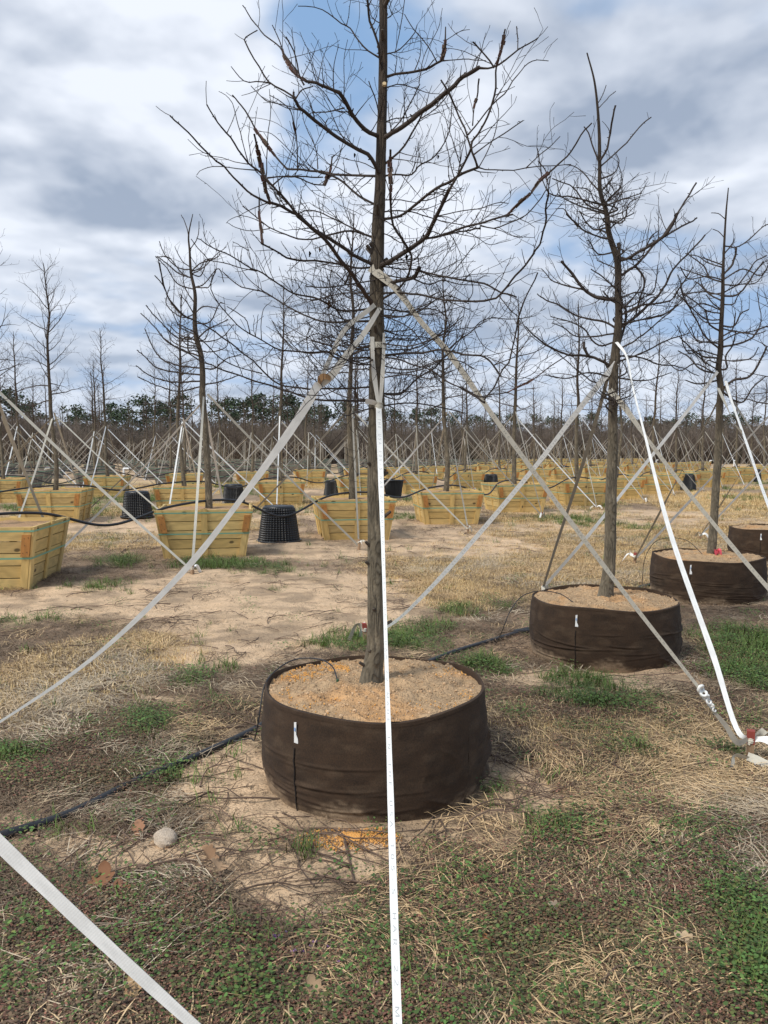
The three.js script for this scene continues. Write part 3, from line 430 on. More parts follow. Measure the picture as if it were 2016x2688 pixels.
  L(qB(1610, 1505, 1500, 1455, 1420, 1400, 1320, 1320, 1230, 1270, 1150, 1250), 11, 8, { dens: 0.7 }); L(qB(990, 1210, 990, 1000, 970, 900, 940, 800, 880, 740, 790, 688), 6, 3, { dens: 0.25, cork: [0.25, 0.5] }); L(qB(1160, 1195, 1130, 1080, 1070, 940, 1040, 850, 1035, 740), 5, 2, { dens: 0.4 }); L(qB(970, 1150, 880, 1030, 800, 965, 715, 950), 4, 2, { dens: 0.4 }); L(qB(1190, 1345, 1240, 1220, 1250, 1140, 1265, 1125), 9, 5, { cork: [0, 0.6] });
  L(qC(1540, 540, 1450, 490, 1350, 430, 1250, 360, 1150, 300, 1050, 220, 1000, 180, 900, 120, 800, 85), 20, 12, { d: 0.45 }); L(qB(805, 1492, 700, 1430, 600, 1350, 520, 1270, 440, 1190, 380, 1140, 300, 1070, 200, 960, 120, 880, 70, 840), 10, 5, { d: 0.3, dens: 0.2 });
  L(qC(1520, 830, 1480, 740, 1420, 640, 1330, 530, 1230, 400, 1150, 310, 1000, 190), 26, 13, { d: 0.6, c0: [0.1, 0.066, 0.05] }); L(qC(1000, 190, 930, 90, 860, 10), 11, 10, { d: 0.1 }); L(qB(868, 1415, 800, 1330, 730, 1250, 640, 1180, 570, 1090, 490, 980, 410, 870, 340, 750), 11, 5, { d: 0.2, dens: 0.3 });
  L(qB(642, 1180, 600, 1040, 570, 900, 540, 790, 490, 700, 420, 656), 5, 2, { dens: 0.2 }); L(qB(690, 1235, 560, 1225, 460, 1210, 380, 1205, 320, 1230, 270, 1275), 5, 2, { dens: 0.2 }); L(qB(640, 1205, 540, 1175, 450, 1145, 380, 1133, 330, 1140), 4, 2, { dens: 0.2 }); L(qB(495, 975, 520, 890, 550, 810, 570, 770), 4, 2, { bare: 1 });
  L(qB(800, 1490, 770, 1390, 750, 1280, 725, 1170, 705, 1060, 685, 975), 12, 9, { cork: [0.05, 0.95], bare: 1, d: 0.15 }); L(qB(1580, 420, 1500, 360, 1430, 280, 1380, 210, 1310, 160, 1240, 110, 1140, 60, 1005, 45), 8, 3, { dens: 0.5 }); L(qB(1360, 190, 1370, 100, 1385, 0), 4, 2, { bare: 1 });
  L(qB(820, 1330, 900, 1280, 1000, 1290, 1100, 1335, 1190, 1345), 6, 5); L(qB(790, 1285, 900, 1280, 1060, 1285, 1180, 1290), 7, 5); L(qB(880, 1500, 830, 1400, 760, 1300), 5, 3);
  L(qC(1545, 572, 1440, 565, 1330, 540, 1180, 520, 1020, 510, 940, 495, 860, 450, 730, 387), 12, 8, { d: 0.3, dens: 0.8 }); L(qC(755, 385, 735, 290, 720, 180, 718, 50), 8, 6, { cork: [0.1, 0.95], bare: 1 });
  L(qC(1540, 345, 1470, 315, 1400, 295, 1300, 300, 1200, 330, 1080, 355, 960, 345, 860, 300, 780, 250, 690, 180, 600, 110), 13, 5, { d: -0.2, dens: 0.7 }); L(qC(1480, 310, 1350, 250, 1230, 190, 1150, 150, 1060, 145, 1000, 175), 8, 4); L(qC(800, 290, 640, 295, 540, 265, 485, 235), 4, 2, { dens: 0.3 }); L(qC(760, 250, 690, 210, 590, 185, 520, 205, 480, 240), 4, 2, { dens: 0.3 });
  L(qC(1520, 880, 1300, 872, 1180, 800, 1080, 770, 960, 740, 830, 660, 720, 590, 600, 525, 500, 470, 400, 430, 300, 360, 265, 340), 10, 3, { d: 0.5, dens: 0.8 }); L(qC(700, 590, 570, 560, 450, 520, 350, 500, 290, 440, 220, 350), 5, 3, { dens: 0.3 }); L(qC(690, 565, 640, 430, 615, 330), 4, 2, { bare: 1 }); L(qC(640, 440, 580, 400, 530, 370), 4, 2, { bare: 1 }); L(qC(750, 605, 710, 520, 690, 450), 3, 2, { bare: 1 });
  L(qC(1530, 942, 1350, 950, 1200, 952, 1100, 930, 1000, 880, 880, 820, 760, 740, 680, 720, 580, 700, 465, 595), 11, 4, { d: -0.3, dens: 0.8 }); L(qC(880, 820, 960, 760, 1010, 700, 1000, 690), 5, 2); L(qC(760, 740, 640, 640, 580, 540, 565, 450), 4, 2, { dens: 0.3 });
  L(qC(1550, 1212, 1380, 1215, 1280, 1210, 1220, 1170, 1100, 1170, 950, 1165, 830, 1140, 720, 1075, 600, 1010, 520, 940, 440, 850, 375, 720, 385, 610, 395, 568), 12, 3, { d: 0.6, dens: 0.6 }); L(qC(660, 1035, 620, 930, 560, 890, 480, 840), 5, 3, { bare: 1 }); L(qC(735, 1080, 735, 960, 760, 850, 810, 795), 4, 2, { bare: 1 }); L(qC(690, 1050, 700, 980, 716, 900), 4, 2, { bare: 1 }); L(qC(975, 1150, 880, 1060, 830, 980, 810, 945), 4, 3, { dens: 0.4 }); L(qC(820, 1140, 770, 1200, 700, 1240, 600, 1280), 4, 2); L(qC(1070, 1140, 1065, 1060, 1090, 980, 1060, 950), 5, 3);
  L(qC(1550, 1435, 1300, 1440, 1100, 1440, 950, 1430, 830, 1380, 720, 1290, 600, 1180, 450, 1060, 300, 970, 150, 890, 60, 780, 20, 680, 0, 530), 9, 4, { d: 0.5, dens: 0.45 }); L(qC(1530, 1542, 1350, 1525, 1150, 1520, 1000, 1480, 850, 1430, 700, 1390, 550, 1330, 420, 1290, 280, 1230, 100, 1130, 0, 1050), 11, 4, { d: 0.2, dens: 0.6 }); L(qC(720, 1340, 560, 1280, 430, 1210, 340, 1120, 270, 1060), 5, 4, { dens: 0.5 });
  L(qC(1090, 1180, 1150, 1250, 1240, 1330, 1330, 1420), 5, 3); L(qC(1310, 1420, 1200, 1480, 1050, 1480, 900, 1460), 5, 3); L(qC(1400, 560, 1350, 660, 1340, 680), 12, 9, { bare: 1 }); L(qC(1540, 1000, 1440, 1060, 1330, 1090, 1230, 1060, 1150, 1080), 6, 3); L(qC(1540, 1080, 1420, 1000, 1330, 1000, 1250, 960), 6, 3); L(qC(1540, 760, 1400, 720, 1280, 600, 1180, 560), 6, 3); L(qC(1240, 560, 1230, 680, 1250, 790), 5, 3);
  L(qD(270, 560, 400, 480, 520, 400, 610, 330, 640, 260, 700, 140, 770, 0), 27, 15, { d: 0.5 }); L(qA(760, 1400, 830, 1280, 890, 1170, 926, 1085), 14, 10, { d: 0.15 }); L(qD(600, 350, 680, 340, 780, 300, 900, 260, 1000, 240, 1110, 205, 1235, 180), 13, 8, { d: 0.3 });
  L(qD(1190, 185, 1270, 100, 1340, 40, 1370, 10), 7, 7, { cork: [0, 1], bare: 1, d: 0.1 }); elm.limb([...qA(1365, 1390, 1440, 1300, 1500, 1250, 1580, 1180, 1650, 1100), [1530, 345], [1552, 322]], 4.2, 2.2, { cork: [0, 0.4], bare: 1, d: 0.1 });
  L(qD(1000, 278, 1100, 275, 1180, 250, 1300, 200, 1380, 130, 1440, 50, 1475, 0), 6, 4, { dens: 0.4 }); L(qD(700, 330, 850, 300, 1000, 275), 8, 6); L(qD(1110, 280, 1170, 300, 1230, 330, 1390, 343), 4, 2); L(qD(870, 290, 960, 330, 1050, 392, 1130, 385, 1220, 360), 4, 2);
  L(qD(290, 795, 400, 720, 460, 640, 490, 560, 495, 470, 440, 370, 370, 260, 345, 150, 340, 20), 12, 10, { d: 0.35, dens: 0.5 }); L(qA(341, 1455, 345, 1300, 340, 1200, 341, 1085), 9, 9, { cork: [0, 1], bare: 1, d: 0.02 });
  L(qD(270, 690, 420, 652, 520, 630, 560, 560), 19, 19, { d: 0.15, dens: 0.4 }); L(qD(560, 580, 700, 620, 850, 640, 980, 665, 1080, 700, 1160, 745, 1260, 772), 9, 6, { d: 0.2 }); L(qD(500, 648, 620, 680, 720, 655, 830, 680, 1000, 690), 8, 3);
  L(qD(270, 745, 440, 740, 560, 762, 700, 780, 860, 795, 980, 800, 1090, 790, 1150, 750, 1200, 680, 1290, 570, 1380, 480, 1430, 390, 1460, 270, 1480, 130, 1478, 0), 10, 6, { d: 0.7, dens: 0.45 }); L(qA(1478, 1385, 1490, 1300, 1510, 1275), 5, 4, { bare: 1 }); L(qA(1478, 1320, 1470, 1240, 1420, 1165), 5, 4, { bare: 1 });
  L(qD(290, 1190, 440, 1185, 560, 1180, 680, 1155, 780, 1165, 860, 1190, 1000, 1200, 1060, 1230, 1110, 1290, 1150, 1350), 11, 6, { d: 0.4, dens: 0.6 }); L(qD(1150, 1350, 1250, 1370, 1380, 1330, 1440, 1250), 4, 2); L(qD(1100, 1262, 1250, 1210, 1400, 1170, 1500, 1110, 1620, 1040), 5, 3, { dens: 0.4 });
  L(qD(290, 1220, 400, 1225, 500, 1260, 640, 1300, 760, 1390, 860, 1430, 1000, 1500, 1080, 1500), 8, 4, { d: 0.6, dens: 0.6 }); L(qD(1030, 1540, 1090, 1440, 1150, 1310, 1210, 1230, 1240, 1100, 1280, 920, 1330, 770, 1415, 595), 8, 5, { d: 0.2, dens: 0.15 }); L(qD(850, 1430, 950, 1490, 1030, 1540), 7, 8, { d: 0.1 });
  L(qD(280, 1470, 400, 1480, 470, 1430, 560, 1350, 660, 1290, 750, 1190, 790, 1130, 930, 1030, 990, 960, 1080, 920, 1220, 940, 1400, 910), 10, 3, { d: -0.3 }); L(qD(1000, 1500, 1100, 1480, 1200, 1462), 5, 5, { bare: 1 }); L(qD(1200, 1465, 1280, 1420, 1350, 1385, 1420, 1340, 1500, 1280, 1659, 1180), 6, 4, { cork: [0.1, 0.6], bare: 1, c0: [0.13, 0.06, 0.045] });
  L(qD(290, 1560, 480, 1540, 640, 1560, 800, 1590, 900, 1620), 8, 4); L(qD(1130, 770, 1200, 850, 1290, 940, 1370, 1050, 1480, 1130, 1659, 1175), 5, 2, { dens: 0.5 }); L(qD(960, 1030, 1000, 1100, 1050, 1150, 1130, 1190), 4, 2); L(qD(290, 900, 420, 960, 520, 1030, 600, 1130, 660, 1170), 6, 3); L(qD(280, 1000, 400, 1050, 560, 1060, 700, 1090), 6, 3); L(qD(290, 820, 430, 880, 600, 860, 740, 900, 780, 1000), 6, 3);
  L(qD(250, 300, 340, 330, 430, 380, 520, 360), 6, 3); L(qD(300, 60, 420, 70, 560, 90), 6, 3); L(qD(290, 150, 420, 145, 560, 175, 720, 220), 7, 4); L(qD(720, 220, 860, 250, 1000, 280), 5, 3); L(qD(700, 180, 860, 150, 1000, 130, 1120, 95, 1200, 95), 5, 3);
  for (let k = 0; k < 32; k++) { const R = elm.r, y = 690 + R() * 400, m = elm.marks.filter((q) => Math.abs(q[1] - y) < 14 && Math.abs(q[0] - 990) < 14)[0]; if (!m) continue; const s = k % 2 ? -1 : 1, l = 90 + R() * 210, dr = 30 * (R() - 0.4); elm.limb([[m[0], m[1]], [m[0] + s * l * 0.35, m[1] + dr], [m[0] + s * l * (0.55 + R() * 0.3), m[1] + dr - l * (R() * 0.3 - 0.08)], [m[0] + s * l * (0.85 + R() * 0.25), m[1] + dr - l * (R() * 0.55 - 0.1)]], 2.6, 1.1, { d: (R() - 0.5) * 1.6, dens: 0.9 }); }
  // pruned stubs and a few leaves that stayed on
  const r = rng(72), g = new Geo(true); for (let k = 0; k < 26; k++) { const m = elm.marks[8 + Math.floor(r() * 112)][2], a = r() * 6.28, d = V(Math.cos(a), 0.5 + r() * 0.5, Math.sin(a)).normalize(), l = 0.03 + r() * 0.035; g.tube([m, m.clone().addScaledVector(d, l * 0.6 + 0.02), m.clone().addScaledVector(d, l + 0.03)], [0.011, 0.009, 0.008], 6, BARK0, [0.1, 0.08, 0.06], 0.3); } g.mesh('stubs', mat.branch, elm.root).userData.kind = 'stuff';
  for (const [x, y, s] of [[862, 800, 0.020], [812, 667, 0.013], [838, 655, 0.012], [930, 408, 0.010], [1066, 675, 0.014], [1149, 412, 0.009]]) { const c = P(x, y, 3.6), f = new Geo(), a = r() * 3; const s0 = s; f.blade([V(c.x, c.y + s, c.z), V(c.x + s * 0.3, c.y, c.z + 0.006), V(c.x + s * 0.1, c.y - s, c.z)], [0.002, s * 0.55, 0.002], V(Math.cos(a) * 0.9, 0.2, Math.sin(a) * 0.6).normalize(), V(-Math.sin(a), 0.2, Math.cos(a)).normalize()); f.mesh('leaf', mat.deadLeaf, elm.root); }
  const cut = part('pruning_scar', new THREE.CylinderGeometry(0.009, 0.010, 0.012, 14), M({ color: rgb(0.55, 0.42, 0.24) }), elm.root); const cp = P(1009, 221, 3.725); cut.position.copy(cp); cut.rotation.x = Math.PI / 2 - 0.3;
}

// second and third trees of the front row
const TW_MID = { ...TW_NEAR, gap: 0.07, step: 0.05, len: 0.42, r0: 0.0036, r1: 0.0016 };
const qE = crop(1400, 120, 460 / 952), qF = crop(1380, 560, 480 / 952), EK = 460 / 952, qH = crop(1780, 480, 236 / 483), HK = 236 / 483;
const elm2 = new Traced('elm_tree', 'leaning-topped bare tree in the second brown fabric container of the front row', 6.03, null, 81, TW_MID);
elm2.trunk([[1592, 1572], [1594, 1535], [1600, 1480], [1604, 1307], [1608, 1171], [1609, 1063], [1612, 968], [1617, 913], [1624, 837], [1622, 762], [1621, 690], [1598, 610], [1591, 555], [1576, 506], [1574, 434], [1573, 352], [1567, 265], [1559, 207], [1541, 139]], [33, 32, 31, 29, 26, 24, 23, 22, 19, 17, 17, 14, 12, 10.5, 9, 8, 6, 5, 3.5], 18, 0.02, 0.8);
{
  const L = (p, a, b, o) => elm2.limb(p, a * 0.5, b * 0.5, o), R = elm2.r;
  L(qF(475, 250, 530, 235, 600, 195, 680, 145, 740, 100, 790, 0), 12, 10); L(qE(700, 1035, 760, 950, 820, 850, 885, 748), 9, 6, { dens: 0.5 }); L(qF(480, 330, 560, 280, 620, 220, 690, 140, 830, 60, 895, 20), 12, 5); L(qF(485, 600, 550, 555, 620, 495, 680, 440, 720, 380, 770, 290, 840, 215, 935, 110), 13, 5); L(qF(510, 525, 600, 480, 700, 465, 760, 450, 800, 390, 870, 280), 9, 4);
  L(qF(465, 450, 400, 445, 340, 420, 300, 390, 240, 310, 185, 250), 16, 8); L(qF(300, 395, 220, 380, 140, 350, 80, 290), 8, 3); L(qF(470, 600, 420, 570, 340, 550, 260, 530, 180, 480, 100, 450, 60, 420), 10, 4); L(qF(445, 805, 400, 770, 330, 745, 220, 735, 150, 710, 60, 650, 0, 590), 13, 4); L(qF(325, 738, 305, 700, 303, 670), 12, 9, { bare: 1 });
  L(qF(470, 620, 360, 640, 260, 640, 200, 600, 140, 570), 8, 3); L(qF(575, 280, 620, 345, 600, 420, 575, 530), 9, 6, { dens: 0.4 }); L(qF(480, 160, 440, 140, 380, 120, 320, 100, 260, 50, 210, 0), 8, 5); L(qE(240, 1000, 190, 920, 165, 885, 120, 884), 5, 2, { dens: 0.4 }); L(qF(485, 245, 486, 200, 486, 155), 14, 12, { bare: 1 });
  L(qF(490, 705, 560, 670, 640, 610, 720, 540, 800, 470, 900, 350), 8, 3); L(qF(490, 740, 600, 750, 700, 790, 800, 800, 900, 850), 8, 3); L(qF(480, 700, 520, 560, 515, 490, 440, 450, 400, 400), 12, 4); L(qF(475, 520, 560, 440, 600, 380), 6, 3); L(qF(470, 400, 400, 330, 340, 290), 6, 3); L(qF(470, 660, 380, 690, 300, 600, 220, 560, 130, 540), 7, 3); L(qF(490, 780, 620, 720, 740, 660, 860, 620), 7, 3); L(qF(450, 850, 330, 830, 200, 860, 90, 840), 8, 3); L(qF(470, 850, 620, 870, 760, 830), 8, 3);
  L(qE(355, 625, 400, 560, 420, 460, 435, 370, 443, 328), 9, 6, { dens: 0.15 }); L(qE(365, 660, 440, 590, 510, 520, 580, 440, 640, 388), 5, 3, { dens: 0.3 }); L(qE(368, 722, 440, 690, 465, 640, 450, 590), 6, 2, { dens: 0.4 }); L(qE(358, 795, 320, 750, 280, 700, 220, 655, 170, 645), 6, 2, { dens: 0.5 }); L(qE(350, 620, 320, 540, 300, 470, 275, 440), 6, 3, { dens: 0.4 }); L(qE(345, 320, 370, 280, 395, 215), 3, 2, { bare: 1 }); L(qE(352, 345, 400, 290, 445, 248), 3, 2, { bare: 1 });
  L(qE(390, 900, 300, 870, 240, 800, 200, 760, 100, 720), 6, 3, { dens: 0.6 }); L(qE(400, 990, 330, 1000, 290, 960, 250, 900), 6, 3); L(qE(400, 930, 440, 860, 480, 800), 6, 3); L(qE(405, 1000, 470, 950, 545, 910), 6, 3); L(qE(365, 830, 410, 790, 420, 740), 4, 2); L(qE(380, 860, 430, 830, 480, 790), 5, 2); L(qE(385, 870, 330, 840, 300, 780, 215, 770), 5, 2);
  for (let k = 0; k < 12; k++) { const m = elm2.marks[38 + Math.floor(R() * 45)], s = R() < 0.5 ? -1 : 1, l = 60 + R() * 90; L([[m[0], m[1]], [m[0] + s * l * (0.35 + R() * 0.3), m[1] - l * (R() * 0.4 - 0.1)], [m[0] + s * l * (0.8 + R() * 0.3), m[1] - l * (0.1 + R() * 0.6)], [m[0] + s * l * (1 + R() * 0.4), m[1] - l * (0.2 + R() * 0.9)]], 6, 2.5); }
  for (let k = 0; k < 16; k++) { const m = elm2.marks[28 + Math.floor(R() * 60)], l = 50 + R() * 60; L([[m[0], m[1]], [m[0] + (R() - 0.5) * l, m[1] - l * 0.2], [m[0] + (R() - 0.5) * l * 1.5, m[1] - l * 0.5]], 7, 3, { d: (R() < 0.5 ? -1 : 1) * (0.5 + R() * 0.5) }); }
}
const elm3 = new Traced('elm_tree', 'slim straight bare tree with a pink ribbon at its foot, third in the front row', 8.45, null, 91, { ...TW_MID, gap: 0.10, len: 0.45, step: 0.06 });
elm3.trunk([[1867, 1470], [1869, 1440], [1876, 1330], [1884, 1200], [1889, 1066], [1892, 1017], [1886, 969], [1891, 920], [1893, 856], [1897, 783], [1898, 719], [1900, 661], [1906, 558], [1912, 493]], [22, 22, 20, 19, 17, 16, 15, 14, 11, 10, 8, 6, 4.5, 2.5], 14, 0.03, 0.5);
{
  const L = (p, a, b, o) => elm3.limb(p, a * 0.5, b * 0.5, o), R = elm3.r;
  L(qH(235, 770, 300, 770, 340, 700, 380, 680), 8, 4); L(qH(240, 610, 310, 605, 360, 560, 420, 470, 460, 420), 7, 4); L(qH(240, 545, 320, 545, 360, 500, 420, 420, 480, 390), 5, 3); L(qH(235, 885, 340, 860, 400, 830, 430, 790, 483, 770), 9, 5); L(qH(225, 800, 170, 760, 145, 680), 7, 4); L(qH(220, 890, 150, 830, 100, 740, 40, 640, 0, 600), 8, 4); L(qH(222, 945, 130, 930, 60, 880, 10, 830), 8, 4); L(qH(230, 630, 170, 600, 120, 550, 90, 530), 6, 3); L(qH(238, 530, 170, 510, 140, 450, 90, 410, 40, 378), 6, 3);
  L(qH(245, 490, 290, 440, 305, 390, 312, 350), 7, 6, { dens: 0.4 }); L(qH(250, 300, 215, 260, 185, 250), 3, 2, { bare: 1 }); L(qH(252, 190, 215, 165, 180, 162), 3, 2, { bare: 1 }); L(qH(240, 440, 180, 420, 130, 400), 5, 3); L(qH(235, 1110, 300, 1060, 380, 1040, 440, 960, 475, 880), 11, 6); L(qH(230, 1000, 260, 1000, 255, 930, 290, 880, 310, 800), 9, 4); L(qH(215, 1030, 120, 1000, 60, 940, 0, 900), 8, 4); L(qH(240, 1120, 340, 1180, 400, 1100, 470, 1040), 9, 4); L(qH(222, 1060, 110, 1080, 40, 1060), 7, 3);
  L(qH(255, 380, 290, 330, 300, 300), 5, 3); L(qH(240, 680, 190, 650, 150, 600), 5, 3); L(qH(240, 830, 290, 790, 310, 700), 6, 3);
  for (let k = 0; k < 22; k++) { const m = elm3.marks[48 + Math.floor(R() * 58)], s = R() < 0.5 ? -1 : 1, l = 40 + R() * 80; L([[m[0], m[1]], [m[0] + s * l * (0.35 + R() * 0.3), m[1] - l * (R() * 0.4 - 0.1)], [m[0] + s * l * (0.8 + R() * 0.3), m[1] - l * (R() * 0.6)], [m[0] + s * l * (1 + R() * 0.4), m[1] - l * (0.1 + R() * 0.9)]], 5, 2.5, { d: (R() - 0.5) * 1.4 }); }
}

// the other trees: grown by rule
function grow(seed, o) {
  const r = rng(seed), g = new THREE.Group(), Ht = o.h, n = 9, pts = []; let x = 0, z = 0;
  for (let k = 0; k <= n; k++) { pts.push(V(x, Ht * k / n, z)); x += (r() - 0.5) * o.wob; z += (r() - 0.5) * o.wob; }
  const cv = new THREE.CatmullRomCurve3(pts), R0 = o.r; const rad = []; for (let k = 0; k <= 20; k++) rad.push(R0 * (0.12 + 0.88 * Math.pow(1 - k / 20, 0.85)));
  trunk(g, pts, rad, o.sides, o.tstep, 0.3);
  let az = r() * 6.28; const crownG = o.split ? null : new Geo(true);
  for (let k = 0; k < o.n; k++) {
    const t = o.low + (0.97 - o.low) * (k + r()) / o.n, c = cv.getPoint(t), f = (t - o.low) / (1 - o.low); az += 2.4 + (r() - 0.5) * 0.9;
    const L = o.spread * (0.25 + 0.75 * Math.pow(1 - f, 0.75)) * (0.45 + 0.7 * r()), el = lerp(-0.05, 0.95, Math.pow(f, 0.7)) + (r() - 0.5) * 0.35, q = [c.clone()], m = Math.max(4, Math.round(L / o.step)); let D = V(Math.cos(az) * Math.cos(el), Math.sin(el), Math.sin(az) * Math.cos(el));
    const bend = r() * r() * 1.1 - 0.1; for (let j = 1; j <= m; j++) { D.y += bend / m * 1.2; D.add(V(r() - 0.5, r() - 0.5, r() - 0.5).multiplyScalar(0.42)).normalize(); q.push(q[j - 1].clone().addScaledVector(D, L / m)); }
    const r0 = Math.min(R0 * 0.42 * (1 - 0.6 * f), 0.006 + L * 0.007), rr = q.map((_, j) => lerp(r0, o.rt, Math.pow(j / m, 0.8))), bg = crownG ?? new Geo(true);
    bg.tube(q, rr, o.bs, o.c0 ?? BARK0, o.c1 ?? BARK1); twigs(bg, q, rr, r, o.tw); if (!crownG) bg.mesh('branch', mat.branch, g);
  }
  if (crownG) crownG.mesh('crown', mat.branch, g);
  return g;
}

// ---------- straps, stakes, containers, planters, baskets ----------
// a webbing ribbon along points; twist in radians per point turns it from face-on (0) to edge-on
function ribbon(name, pts, width, twist, m, parent, n = 40, sag = 0) {
  const cv = new THREE.CatmullRomCurve3(pts, false, 'centripetal'), p = cv.getPoints(n), g = new Geo(), T = V(0, 0, 0), S1 = V(0, 0, 0), N = V(0, 0, 0); let len = 0; const k4 = [];
  const at = (a, f) => { if (typeof a === 'number') return a; const t = f * (a.length - 1), i = Math.min(a.length - 2, Math.floor(t)); return lerp(a[i], a[i + 1], t - i); };
  const tx = m === mat.webText || m === mat.webTextGrey ? TEXT_LEN : 0.18;
  for (let k = 0; k <= n; k++) {
    const f = k / n; if (sag) p[k].y -= sag * 4 * f * (1 - f); if (k) len += p[k].distanceTo(p[k - 1]);
    T.subVectors(p[Math.min(n, k + 1)], p[Math.max(0, k - 1)]).normalize(); S1.crossVectors(T, V(0, 0, -1)).normalize(); N.crossVectors(S1, T);
    const a = at(twist, f), s = V(0, 0, 0).addScaledVector(S1, Math.cos(a)).addScaledVector(N, Math.sin(a)), q = V(0, 0, 0).crossVectors(s, T), w = at(width, f) / 2 * (0.96 + 0.08 * h2(k, 3, 9)), h = 0.0009;
    k4.push([[1, 1, 0], [-1, 1, 1], [-1, -1, 1], [1, -1, 0]].map(([e, o, v]) => g.vert(p[k].x + s.x * w * e + q.x * h * o, p[k].y + s.y * w * e + q.y * h * o, p[k].z + s.z * w * e + q.z * h * o, q.x * o, q.y * o, q.z * o, len / tx + 0.16, v)));
  }
  for (let k = 0; k < n; k++) for (let e = 0; e < 4; e++) { const a = k4[k][e], b = k4[k][(e + 1) % 4], c = k4[k + 1][e], d = k4[k + 1][(e + 1) % 4]; g.i.push(a, c, b, b, c, d); }
  return g.mesh(name, m, parent);
}
// webbing wound into a knot
function knot(name, c, size, m, parent, seed) {
  const r = rng(seed), g = new Geo(), pts = []; for (let k = 0; k < 26; k++) { const a = k * 0.9, q = V(Math.cos(a) * size * (0.7 + 0.3 * r()), (k / 25 - 0.5) * size * 1.6, Math.sin(a) * size * 0.8); pts.push(q.add(c)); }
  g.tube(curve(pts, 80), Array.from({ length: 81 }, () => size * 0.36), 6, undefined, undefined, 0.35); return g.mesh(name, m, parent);
}
const stakeAt = [];
function stake(p, label, seed, o = {}) {
  const r = rng(seed), t = thing('wooden_stake', label, 'stake', p, r() * 6), lean = (r() - 0.5) * 0.25, h = o.h ?? 0.12 + r() * 0.06, w = 0.018, q = [];
  for (const x of [-1, 1]) for (const y of [-0.08, h]) for (const z of [-1, 1]) q.push(V(x * w + y * lean, y, z * w)); const g = new Geo(); g.hexa(q, r() * 3); g.mesh('post', mat.stakeWood, t);
  if (o.paint ?? r() < 0.22) { const q2 = []; for (const x of [-1.06, 1.06]) for (const y of [h * 0.6, h + 0.002]) for (const z of [-1.06, 1.06]) q2.push(V(x * w + y * lean, y, z * w)); const g2 = new Geo(); g2.hexa(q2); g2.mesh('painted_top', mat.red, t); }
  knot('knot', V(lean * h * 0.7, h * 0.7, 0), 0.021, mat.webPale, t, seed + 5);
  for (const s of [-1, 1]) { const a = r() * 6, l = 0.08 + r() * 0.12; ribbon('strap_tail', [V(0, h * 0.7, 0), V(Math.cos(a) * l * 0.5, h * 0.8 + r() * 0.03, Math.sin(a) * l * 0.5), V(Math.cos(a) * l, 0.02 + r() * 0.03, Math.sin(a) * l)], 0.04, [0.2, 0.9, 0.3], s > 0 ? mat.webPale : mat.webWhite, t, 10); }
  return t;
}
